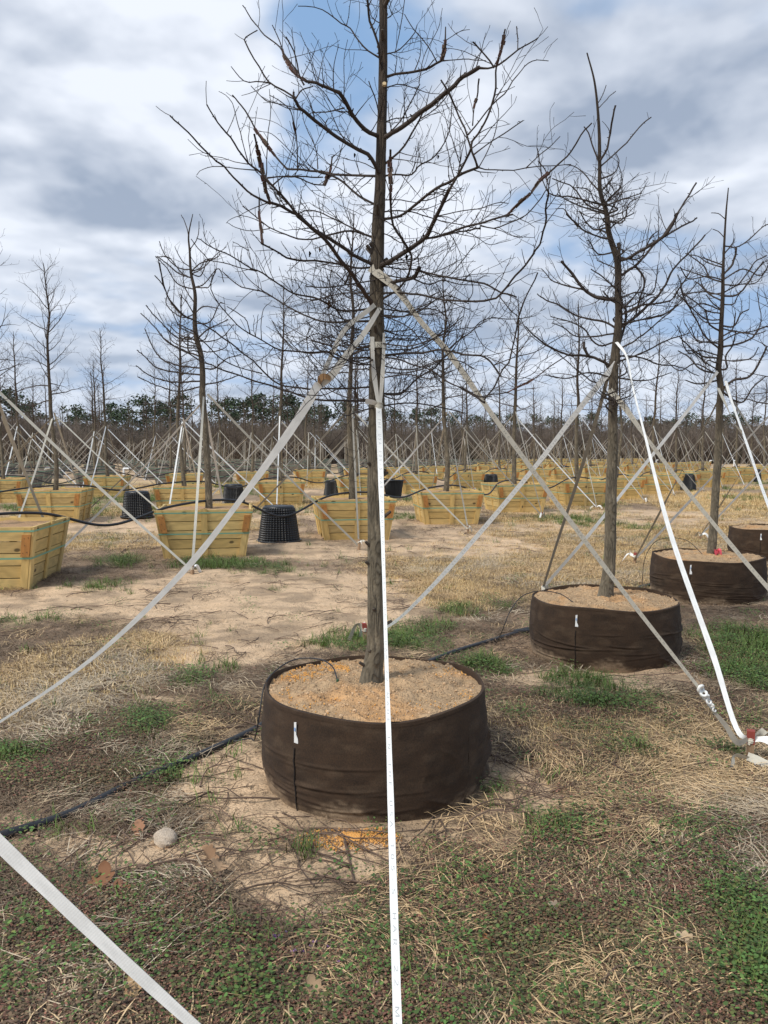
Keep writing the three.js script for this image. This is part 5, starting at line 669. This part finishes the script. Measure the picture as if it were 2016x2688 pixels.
  ribbon('strap_tail', [P(1962, 1985, 3.77), P(1990, 1996, 3.75), P(2020, 2010, 3.73)].map(L3), 0.042, [0.3, 0.5], mat.webPale, t3, 12); ribbon('strap_tail', [P(1986, 2000, 3.75), P(1989, 2022, 3.74), P(1991, 2042, 3.74)].map(L3), 0.03, [0.3, 0.4], mat.webWhite, t3, 10); ribbon('strap_tail', [P(1962, 1990, 3.77), P(1928, 1984, 3.74), P(1922, 2010, 3.72), P(1905, 2028, 3.72), P(1870, 2014, 3.75)].map(L3), 0.026, [0.6, 0.4, 0.8], mat.webPale, t3, 18);
  strap('white strap from the third front tree to the stake behind the second container', [P(1884, 975, 8.4), P(1798, 1087, 8.35), P(1673, 1244, 8.3), P(1543, 1407, 8.25), up(S2l, 0.08)], 0.036, 0.2, mat.webWhite, 40);
  strap('white printed strap from the third front tree towards the picture edge', [P(1905, 1000, 8.4), P(1914, 1033, 8.3), P(1960, 1164, 7.5), P(2016, 1324, 6.8), up(S2r, 0.08)], 0.036, 0.2, mat.webText, 40);
  strap('short pale strap strand hanging beside the third front trunk', [P(1885, 1018, 8.35), P(1905, 1062, 8.2), P(1930, 1115, 7.8), P(1948, 1135, 7.6)], 0.05, [0.5, 0.6, 1.0], mat.webPale, 24);
}
// ---------- rows of planters ----------
const UR = V(0.57, 0, -0.82), NR = V(0.82, 0, 0.57), YAW = 9 * Math.PI / 180;
const rows = []; const line = (first, step, n, jit, seed) => { const r = rng(seed), a = []; for (let k = 0; k < n; k++) a.push(V(first.x + step[0] * k + (r() - 0.5) * jit, 0, first.z + step[1] * k + (r() - 0.5) * jit)); return a; };
const inView = (p, m = 1.6) => p.z < -2 && Math.abs(p.x) < 0.5 * -p.z + m;
rows.push({ name: 'closest planter row', p: [V(-4.80, 0, -9.4), V(-2.78, 0, -11.98), V(-0.60, 0, -14.5), V(1.42, 0, -17.5), V(3.5, 0, -20.7), V(5.85, 0, -23.3), ...line(V(8.0, 0, -26.2), [2.15, -2.95], 12, 0.3, 3)] });
rows.push({ name: 'second planter row', p: [V(-7.6, 0, -17.8), V(-5.2, 0, -20.0), V(-3.15, 0, -23.4), V(-0.95, 0, -26.7), ...line(V(1.15, 0, -29.8), [2.15, -3.0], 13, 0.3, 4)] });
rows.push({ name: 'third planter row', p: line(V(-12.0, 0, -24.6), [2.1, -2.95], 17, 0.35, 5).filter((p) => inView(p)) });
for (let k = 0; k < 8; k++) { const c = -29.2 - k * 6.6, a = []; const r = rng(60 + k); for (let s = -60; s < 110; s += 3.65) { const p = V(0, 0, 0).addScaledVector(NR, c).addScaledVector(UR, s + (r() - 0.5) * 0.6 + k); if (inView(p, 1) && p.z > -100) a.push(p); } rows.push({ name: ['fourth', 'fifth', 'sixth', 'seventh', 'eighth', 'ninth', 'tenth', 'eleventh'][k] + ' planter row', p: a }); }
const protosY = [planterProto(1, woods, true), planterProto(2, woods, true), planterProto(3, woods, true)], protosG = [planterProto(4, greyWoods, false), planterProto(5, greyWoods, false)];
const TWB = { gap: 0.13, from: 0.08, len: 0.5, step: 0.07, r0: 0.0045, r1: 0.0022, curl: 1.0, zig: 0.3, sides: 3, depth: 1, flat: 0 };
const near = [0, 1, 2, 3].map((k) => grow(200 + k, { h: 4.6 + k * 0.2, r: 0.058, wob: 0.10, sides: 12, tstep: 0.05, n: 34, low: 0.40, spread: 1.45, step: 0.09, rt: 0.0018, bs: 5, split: true, tw: TWB }));
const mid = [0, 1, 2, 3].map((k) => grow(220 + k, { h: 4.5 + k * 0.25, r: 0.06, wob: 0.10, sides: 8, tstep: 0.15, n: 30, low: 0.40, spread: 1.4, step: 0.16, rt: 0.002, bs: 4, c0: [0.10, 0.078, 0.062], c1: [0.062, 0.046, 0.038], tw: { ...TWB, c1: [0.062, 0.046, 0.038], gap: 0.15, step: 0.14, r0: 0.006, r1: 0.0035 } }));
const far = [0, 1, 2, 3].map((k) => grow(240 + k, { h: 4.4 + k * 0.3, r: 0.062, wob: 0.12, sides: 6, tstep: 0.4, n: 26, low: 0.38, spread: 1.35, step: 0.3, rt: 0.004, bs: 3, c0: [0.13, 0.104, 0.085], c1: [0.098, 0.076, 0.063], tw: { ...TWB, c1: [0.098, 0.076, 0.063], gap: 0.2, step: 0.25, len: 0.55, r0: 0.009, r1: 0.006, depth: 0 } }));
function put(proto, name, label, category, pos, turn, scale, group) { const o = proto.clone(); o.name = numbered(name); o.position.copy(pos); o.rotation.y = turn; o.scale.set(...scale); scene.add(o); return tag(o, label, category, group); }
const SIDES = ['near front', 'near back', 'far front', 'far back'], farStraps = { p: [] }; let strapCount = 0;
const rt = rng(77);
// front row trees past the third, with their containers already set
const frontTail = [V(5.78, 0, -11.4), V(7.9, 0, -14.2), V(10.0, 0, -17.0)];
put(near[1], 'elm_tree', 'bare tree at the picture edge in the farthest brown fabric container', 'tree', V(5.78, 0.42, -11.4), 1.2, [0.9, 0.9, 0.9]);
const S3l = V(3.55, 0, -10.8), S3r = V(5.6, 0, -9.2), S4l = V(5.75, 0, -13.9);
stake(S3l, 'red-painted stake with a white tie behind the third container', 31, { paint: true }); stake(S4l, 'stake with spread white strap ends far behind the third container', 32, { paint: false }); stake(S3r, 'stake between third and fourth containers beyond the picture edge', 33, {});
for (const [a, b, l, m, h] of [[V(3.64, 0, -8.45), S3l, 'grey strap from the third front tree to the red-painted stake', mat.webGrey, 2.15], [V(3.70, 0, -8.45), S3r, 'grey strap from the third front tree going out of the picture', mat.webGrey, 2.3], [V(5.78, 0, -11.4), S3l, 'long white strap from the edge tree to the red-painted stake', mat.webWhite, 2.25], [V(5.78, 0, -11.4), S4l, 'grey strap from the edge tree to the stake with spread strap ends', mat.webGrey, 2.1], [V(5.78, 0, -11.4), S3r, 'white strap from the edge tree to the stake beyond the edge', mat.webWhite, 2.2], [V(7.9, 0, -14.2), S4l, 'thin white strap from outside the picture to the stake with spread ends', mat.webWhite, 2.3]]) strap(l, [up(a, h), V((a.x + b.x) / 2, h / 2 + 0.05, (a.z + b.z) / 2), up(b, 0.08)], 0.05, [0.7, 1.0, 0.5, 0.7], m, 30, 0.02);

rows.forEach((row, ri) => {
  const heights = [], nViews = row.p.filter((p) => inView(p, 0.8)); let ord = 0;
  const start = inView(row.p[0], 0.9) ? 0 : 1; // the near end as one sees it
  row.p.forEach((p, i) => {
    if (!inView(p, 2.2)) { heights.push(null); return; }
    const d = -p.z, grey = (ri >= 3 && p.x / d < 0.12 + 0.02 * ri - 0.06 && d > 28) || (ri === 2 && p.x < -16), known = ri < 5 && d < 46, o = WORDS[ord++] ?? 'last', proto = grey ? protosG[i % 2] : protosY[i % 3];
    const lab = known ? `${grey ? 'weathered grey' : 'yellow'} tapered board planter, ${o} from the near end of the ${row.name}` : grey ? 'far-off weathered grey board planter in the back rows' : 'far-off small yellow board planter in the back rows';
    put(proto, 'wooden_planter', lab, 'planter', V(p.x, groundY(p.x, p.z), p.z), YAW + (rt() - 0.5) * 0.09, [1, grey ? 0.92 : 1 + (rt() - 0.5) * 0.04, 1], known ? null : grey ? 'grey planters in the far rows' : 'yellow planters in the far rows');
    if (!known) { const m = scene.children[scene.children.length - 1]; }
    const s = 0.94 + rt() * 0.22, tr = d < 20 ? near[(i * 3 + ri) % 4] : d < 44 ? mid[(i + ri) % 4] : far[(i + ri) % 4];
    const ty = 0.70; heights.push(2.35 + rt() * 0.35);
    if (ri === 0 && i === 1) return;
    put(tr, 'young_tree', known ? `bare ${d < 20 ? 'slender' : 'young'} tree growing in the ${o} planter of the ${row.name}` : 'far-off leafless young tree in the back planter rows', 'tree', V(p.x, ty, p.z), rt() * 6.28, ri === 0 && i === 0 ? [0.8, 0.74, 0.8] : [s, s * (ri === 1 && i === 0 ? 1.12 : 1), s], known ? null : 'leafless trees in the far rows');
  });
  // stakes between neighbours, on either side of the row, each shared by two trees
  const stakes = []; for (let k = 0; k <= row.p.length; k++) { const a = row.p[Math.max(0, k - 1)], b = row.p[Math.min(row.p.length - 1, k)], q = k === 0 ? V(a.x * 1.5 - row.p[1].x * 0.5, 0, a.z * 1.5 - row.p[1].z * 0.5) : k === row.p.length ? V(a.x * 1.5 - row.p[k - 2].x * 0.5, 0, a.z * 1.5 - row.p[k - 2].z * 0.5) : V((a.x + b.x) / 2, 0, (a.z + b.z) / 2); stakes.push([1, -1].map((s) => V(q.x + NR.x * 1.5 * s + (rt() - 0.5) * 0.2, 0, q.z + NR.z * 1.5 * s + (rt() - 0.5) * 0.2))); }
  if (ri === 0) { stakes[1][0] = Gk(415, 1243); stakes[2][0] = G(942, 1443); stakes[3][0] = G(1229, 1399); }
  if (ri < 3) stakes.forEach((st, k) => st.forEach((p, s) => { if (inView(p, 0.5) && -p.z < 32) stake(p, `small stake ${s ? 'behind' : 'before'} the ${row.name}, ${k ? 'past its ' + (WORDS[k - start] ?? WORDS[k]) + ' gap' : 'at its near end'}`, ri * 100 + k * 2 + s + 300); }));
  let od = 0; row.p.forEach((p, i) => {
    if (heights[i] == null) return; const d = -p.z, o = WORDS[od++] ?? 'last';
    [[stakes[i][0], 0], [stakes[i][1], 1], [stakes[i + 1][0], 2], [stakes[i + 1][1], 3]].forEach(([s, e]) => {
      const h = heights[i] + (rt() - 0.5) * 0.25 - (e % 2) * 0.05, ang = Math.atan2(s.z - p.z, s.x - p.x), a = V(p.x + Math.cos(ang) * 0.05, h, p.z + Math.sin(ang) * 0.05), b = V(s.x, 0.06, s.z), sg = 0.02 + rt() * 0.05, tw = [0.25 + rt() * 0.9, 0.2 + rt() * 0.9, 0.25 + rt() * 0.9], q = rt();
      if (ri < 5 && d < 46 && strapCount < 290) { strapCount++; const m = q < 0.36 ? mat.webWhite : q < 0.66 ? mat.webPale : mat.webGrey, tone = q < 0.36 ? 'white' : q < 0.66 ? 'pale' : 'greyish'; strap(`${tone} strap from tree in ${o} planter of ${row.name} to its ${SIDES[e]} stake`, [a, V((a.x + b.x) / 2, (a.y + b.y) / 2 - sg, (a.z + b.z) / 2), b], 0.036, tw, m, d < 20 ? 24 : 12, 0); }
      else farStraps.p.push([a, b, tw]);
    });
  });
  // irrigation line laid over the planters, sagging between them
  if (ri < 7) {
    const pts = [], r = rng(400 + ri), vis = row.p.filter((p) => inView(p, 4)); vis.forEach((p, i) => { const sx = 0.5 * (UR.x), sz = 0.5 * (UR.z), of = -0.25 + r() * 0.5; const c = V(p.x + NR.x * of * 0.5, 0, p.z + NR.z * of * 0.5); if (!i) pts.push(V(c.x - 3.0 * UR.x, 0.5, c.z - 3.0 * UR.z)); pts.push(V(c.x - sx * 1.3, 0.79, c.z - sz * 1.3), V(c.x + sx * 1.3, 0.80, c.z + sz * 1.3)); const nx = vis[i + 1]; if (nx) pts.push(V((p.x + nx.x) / 2 + (r() - 0.5) * 0.2, 0.42 + r() * 0.25, (p.z + nx.z) / 2)); });
    if (pts.length > 3) tubeThing('irrigation_hose', `black irrigation hose draped over the ${row.name}`, 'hose', pts, 0.019, mat.hose);
  }
});
{ // the tree in the second planter of the closest row leans and kinks
  const t = new Traced('young_tree', 'kinked tall bare tree growing in the second planter of the closest planter row', 12.0, null, 101, { ...TW_MID, gap: 0.13, len: 0.6, step: 0.08, r0: 0.0034, r1: 0.0014 });
  t.trunk([[549, 1345], [546, 1250], [538, 1120], [531, 1040], [532, 990], [527, 930], [514, 880], [511, 836], [512, 772], [501, 713], [498, 660], [495, 619], [506, 562]], [19, 18, 17, 16, 15, 14, 13, 11, 9, 7, 5.5, 4, 2], 12, 0.04, 0.3);
  const qJ = crop(340, 560, 300 / 706), L = (p, a, b, o) => t.limb(p, a * 0.45, b * 0.45, o), R = t.r;
  L(qJ(390, 400, 300, 370, 230, 310, 170, 265), 6, 3, { dens: 0.4 }); L(qJ(400, 660, 330, 630, 270, 570, 220, 470, 180, 285), 7, 3, { dens: 0.5 }); L(qJ(215, 460, 185, 415, 155, 385), 4, 3, { bare: 1 }); L(qJ(400, 780, 300, 770, 220, 700, 150, 630, 100, 568), 6, 3, { dens: 0.5 }); L(qJ(430, 890, 320, 840, 240, 800, 170, 720, 70, 618), 7, 3, { dens: 0.6 }); L(qJ(430, 960, 310, 940, 200, 900, 140, 820, 95, 712), 7, 3); L(qJ(435, 1000, 280, 980, 160, 950, 100, 890, 45, 845), 7, 3); L(qJ(430, 1040, 250, 1040, 120, 1000, 40, 940), 7, 3); L(qJ(430, 1070, 300, 1100, 160, 1060, 50, 1010), 6, 3);
  L(qJ(375, 330, 330, 300, 300, 250, 280, 205), 4, 2); L(qJ(380, 380, 450, 340, 520, 270, 600, 205), 5, 2); L(qJ(370, 145, 345, 60, 318, 8), 4, 2, { bare: 1 }); L(qJ(375, 220, 420, 150, 430, 50), 4, 2, { bare: 1 }); L(qJ(405, 560, 340, 450, 330, 330), 5, 2); L(qJ(410, 640, 360, 560, 310, 500), 5, 2); L(qJ(420, 780, 480, 720, 540, 690, 610, 655), 7, 3); L(qJ(455, 960, 520, 960, 600, 900, 690, 870), 6, 3); L(qJ(450, 1060, 560, 1040, 680, 1000), 6, 3);
  for (let k = 0; k < 22; k++) { const m = t.marks[Math.floor(50 + R() * 44)], s = R() < 0.5 ? -1 : 1, l = 34 + R() * 46; L([[m[0], m[1]], [m[0] + s * l * (0.3 + R() * 0.3), m[1] - l * (R() * 0.5 - 0.15)], [m[0] + s * l * (0.7 + R() * 0.4), m[1] - l * (R() * 0.8)], [m[0] + s * l * (0.9 + R() * 0.5), m[1] - l * (0.2 + R())]], 5, 2.5, { d: (R() - 0.5) * 1.4 }); }
  const b = V(t.tp[0].x, 0.7, t.tp[0].z); t.root.position.copy(b); t.root.children.forEach((c) => c.position.sub(b));
}
{ // straps too far off to pick apart
  const g = new Geo(), w = V(0, 0, 0); for (const [a, b, tw] of farStraps.p) { const T = V(0, 0, 0).subVectors(b, a).normalize(), s = V(0, 0, 0).crossVectors(T, V(0.1, 0.1, -1)).normalize(), n = V(0, 0, 0).crossVectors(s, T), h = 0.018 * (0.3 + 0.7 * Math.cos(tw[0])); g.blade([a, b], [h, h], s, n); }
  const x = g.mesh('far_straps', mat.webFar, scene); tag(x, 'pale straps criss-crossing between the far rows of trees', 'straps', null, 'stuff');
}
// baskets
{
  const pr = basketProto(), B = (x, y, label, s = 1, upright) => { const p = Gk(x, y), k = 0.36 * s; const l = Math.hypot(p.x, p.z), q = V(p.x * (1 + k / l), 0, p.z * (1 + k / l)); const o = put(pr, 'plastic_basket', label, 'basket', V(q.x, upright ? 0.66 * s : 0, q.z), x * 0.7, [s, s, s], null); if (upright) o.rotation.x = Math.PI; return o; };
  B(603, 1176, 'upturned black plastic basket standing alone on bare soil, closest of its kind', 1.0); B(297, 1121, 'upturned black basket between the closest and second planter rows, crossed by hose'); B(505, 1091, 'black basket half hidden behind the second planter of the closest row', 0.95); B(719, 1074, 'low black basket behind the third planter of the closest row', 0.9); B(850, 1076, 'black basket standing upright beside the closest trunk', 0.95, true); B(1060, 1056, 'upturned black basket behind the fourth planter of the closest row', 0.95);
  const X = (x, y) => [1300 / K + x * 0.4316 / K, 900 / K + y * 0.4316 / K]; const Q = (x, y, l, s) => { const [a, b] = X(x, y); B(a, b, l, s); };
  Q(1162, 899, 'upturned black basket at the lane edge seen between the third tree and its strap', 1.05); Q(1572, 846, 'black basket by the lane at the picture edge', 1.05); Q(1234, 762, 'distant black basket beyond the yellow planters, beside a white standpipe', 1.1); Q(1120, 766, 'small distant black basket just beyond another', 1.0); Q(1017, 770, 'distant black basket seen past the bright white strap', 1.0); Q(425, 812, 'black basket top showing behind the fifth planter of the closest row', 1.0); Q(606, 806, 'black basket top showing behind the second front tree', 1.0);
}
// white standpipes
for (const [x, y, h, l] of [[120, 1264, 0.72, 'white bent standpipe behind the first planters of the second row'], [326, 1270, 0.75, 'white bent standpipe between grey planters left of the kinked tree'], [962, 1206, 0.62, 'white bent standpipe far off beside the closest trunk'], [1098, 1208, 0.62, 'white bent standpipe just beyond the closest trunk'], [1134, 1209, 0.62, 'second white standpipe beyond the closest trunk'], [1209, 1212, 0.62, 'white bent standpipe far off under the grey printed strap'], [1343, 1216, 0.62, 'white bent standpipe far off in the gap between trees'], [1438, 1217, 0.6, 'white standpipe among far yellow planters before the second front tree'], [1487, 1219, 0.6, 'white standpipe right behind far yellow planters near the second front tree'], [1722, 1222, 0.62, 'white standpipe far off between second and third front trees'], [1863, 1224, 0.62, 'white standpipe far off close before the third front trunk'], [1926, 1224, 0.62, 'white standpipe far off past the third front trunk']]) {
  const p = G(x, y), t = thing('standpipe', l, 'standpipe', p), g = new Geo(), q = curve([V(0, -0.05, 0), V(0, h * 0.5, 0), V(0, h - 0.06, 0), V(0.02, h - 0.01, 0), V(0.08, h, 0), V(0.24, h - 0.005, 0)], 40); g.tube(q, q.map(() => 0.055), 10); g.mesh('pipe', mat.pvc, t); const e = part('elbow', new THREE.SphereGeometry(0.068, 12, 8), mat.pvc, t); e.position.set(0.02, h - 0.02, 0);
}

// ---------- the wood at the back ----------
{
  const pine = (seed) => {
    const r = rng(seed), g = new THREE.Group(), h = 10.5, tr = []; for (let k = 0; k <= 6; k++) tr.push(V((r() - 0.5) * 0.3, h * k / 6, (r() - 0.5) * 0.3)); const tg = new Geo(true); tg.tube(tr, tr.map((_, k) => 0.17 * (1 - k / 7)), 6, [0.10, 0.075, 0.055], [0.09, 0.065, 0.05]);
    const cg = new Geo(true), n = 34; for (let k = 0; k < n; k++) {
      const f = 0.38 + 0.62 * Math.pow(r(), 0.8), a = r() * 6.283, R = (0.6 + 2.3 * Math.sin(Math.PI * Math.min(1, (f - 0.3) / 0.75))) * Math.sqrt(r()), c = V(Math.cos(a) * R, h * f, Math.sin(a) * R), s = 0.55 + r() * 0.6; if (k % 3 === 0) tg.tube([V(0, h * f - 0.6, 0), V(c.x * 0.5, c.y - 0.25, c.z * 0.5), c], [0.05, 0.04, 0.02], 4, [0.10, 0.075, 0.055]);
      for (let j = 0; j < 40; j++) { const d = V(r() - 0.5, (r() - 0.5) * 0.75, r() - 0.5).normalize().multiplyScalar(s * Math.pow(r(), 0.4)), q = c.clone().add(d), e = V(r() - 0.5, r() * 0.7 - 0.1, r() - 0.5).normalize(), sd = V(r() - 0.5, r() - 0.5, r() - 0.5).cross(e).normalize(), L = 0.2 + r() * 0.22, b = 0.6 + r() * 0.8; cg.blade([q, q.clone().addScaledVector(e, L * 0.6), q.clone().addScaledVector(e, L)], [0.04, 0.12, 0.02], sd, V(0, 0, 0).crossVectors(sd, e), [0.044 * b, 0.068 * b, 0.030 * b]); }
    }
    tg.mesh('trunk', mat.leaf, g); cg.mesh('crown', mat.leaf, g); return g;
  };
  const P4 = [0, 1, 2, 3].map((k) => pine(700 + k)), r = rng(91);
  const row = []; for (const [x, top, s] of [[30, 842, 1.1], [60, 868, 0.9], [165, 872, 0.8], [185, 880, 0.8], [250, 872, 0.8], [262, 884, 0.8], [315, 850, 1.05], [345, 858, 0.9], [385, 854, 0.85], [480, 862, 0.8], [505, 856, 0.9], [535, 850, 0.95], [570, 852, 1], [610, 852, 1], [640, 858, 0.9], [668, 866, 0.8], [690, 876, 0.8], [740, 868, 0.85], [770, 874, 0.8], [850, 876, 0.85], [905, 882, 0.8], [940, 880, 0.8], [985, 888, 0.8], [1030, 890, 0.8], [1065, 893, 0.75], [1110, 895, 0.75], [1150, 893, 0.75], [1195, 892, 0.8], [1240, 895, 0.75], [1285, 892, 0.8], [1335, 895, 0.75], [1370, 898, 0.75], [1410, 900, 0.7], [1450, 905, 0.7], [1480, 888, 0.85], [1520, 893, 0.8], [1560, 898, 0.75], [1595, 892, 0.8], [1640, 896, 0.8], [-60, 860, 1], [1720, 890, 0.8], [1800, 885, 0.9], [-150, 850, 1.1]]) {
    const z = 112 + r() * 22, c = Pk(x, top + 2, z), hgt = Math.max(3.5, c.y); row.push([c.x, -z, hgt, x]);
  }
  row.forEach(([x, z, hgt, px], i) => { const s = hgt / 10.6; put(P4[i % 4], 'pine_tree', 'dark green pine in the wood behind the tree rows', 'tree', V(x, 0, z), r() * 6, [s * (px < 700 ? 1.2 : 1.0), s, s * (px < 700 ? 1.2 : 1.0)], 'pines along the back of the field'); });
  // bare brush: thin upright stems that fill the strip under the pines
  const bg = new Geo(true), rr = rng(95); for (let k = 0; k < 46; k++) { const a = rr() * 6.283, R = Math.sqrt(rr()) * 1.5, x = Math.cos(a) * R, z = Math.sin(a) * R, h = 1.6 + rr() * 1.8, q = [V(x, 0, z), V(x + (rr() - 0.5) * 0.6, h * 0.5, z + (rr() - 0.5) * 0.6), V(x + (rr() - 0.5) * 1.4, h, z + (rr() - 0.5) * 1.4)]; bg.tube(q, [0.022, 0.014, 0.006], 3, [1, 1, 1]); for (let j = 0; j < 7; j++) { const t = 0.3 + rr() * 0.7, p = V(lerp(q[0].x, q[2].x, t), h * t, lerp(q[0].z, q[2].z, t)); bg.tube([p, V(p.x + (rr() - 0.5) * 0.9, p.y + 0.25 + rr() * 0.5, p.z + (rr() - 0.5) * 0.9)], [0.010, 0.004], 3, [1, 1, 1]); } }
  const lb = new Geo(), r3 = rng(97); for (let k = 0; k < 170; k++) { const a = r3() * 6.283, R = Math.sqrt(r3()) * 1.5, c = V(Math.cos(a) * R, 0.1 + r3() * 2.4 * (1 - R / 2.6), Math.sin(a) * R), e = V(r3() - 0.5, r3() - 0.2, r3() - 0.5).normalize(), sd = V(r3() - 0.5, r3() - 0.5, r3() - 0.5).cross(e).normalize(); lb.blade([c, c.clone().addScaledVector(e, 0.16), c.clone().addScaledVector(e, 0.3)], [0.03, 0.11, 0.02], sd, V(0, 0, 0).crossVectors(sd, e)); }
  const brush = [], dark = []; for (let k = 0; k < 1500; k++) { const f = r(), x = (f - 0.5) * 190, z = -(100 + r() * 30), left = smooth(30, -40, x), b = 0.6 + r() * 0.7, s = (0.55 + r() * 0.7 + left * 0.4) * lerp(0.6, 1.4, noise(x * 0.09, 3, 751)); brush.push({ x, y: 0, z, s, ry: r() * 6, c: [lerp(0.12, 0.17, left) * b, lerp(0.102, 0.122, left) * b, lerp(0.07, 0.084, left) * b] }); }
  for (let k = 0; k < 650; k++) { const x = (r() - 0.5) * 180, b = 0.7 + r() * 0.6; brush.push({ x, y: 0, z: -(99 + r() * 14), s: 1.1 + r() * 0.75, ry: r() * 6, c: [0.165 * b, 0.132 * b, 0.105 * b] }); }
  for (let k = 0; k < 2600; k++) { const x = (r() - 0.5) * 210, z = -(108 + r() * 34), b = 0.5 + r() * 0.8, t = r(); dark.push({ x, y: 0, z, s: (1.3 + r() * 1.3 + smooth(20, -60, x) * 0.5) * lerp(0.7, 1.25, noise(x * 0.07, 8, 753)), ry: r() * 6, c: [lerp(0.052, 0.10, t) * b, lerp(0.060, 0.082, t) * b, lerp(0.032, 0.054, t) * b] }); }
  scatter('bare_brush', 'brown leafless brush along the far edge of the field', 'brush', bg.geometry(), M({ vertexColors: true }), brush); scatter('evergreen_undergrowth', 'dark evergreen undergrowth below the pines', 'undergrowth', lb.geometry(), mat.plain, dark);
}
renderer.render(scene, camera);
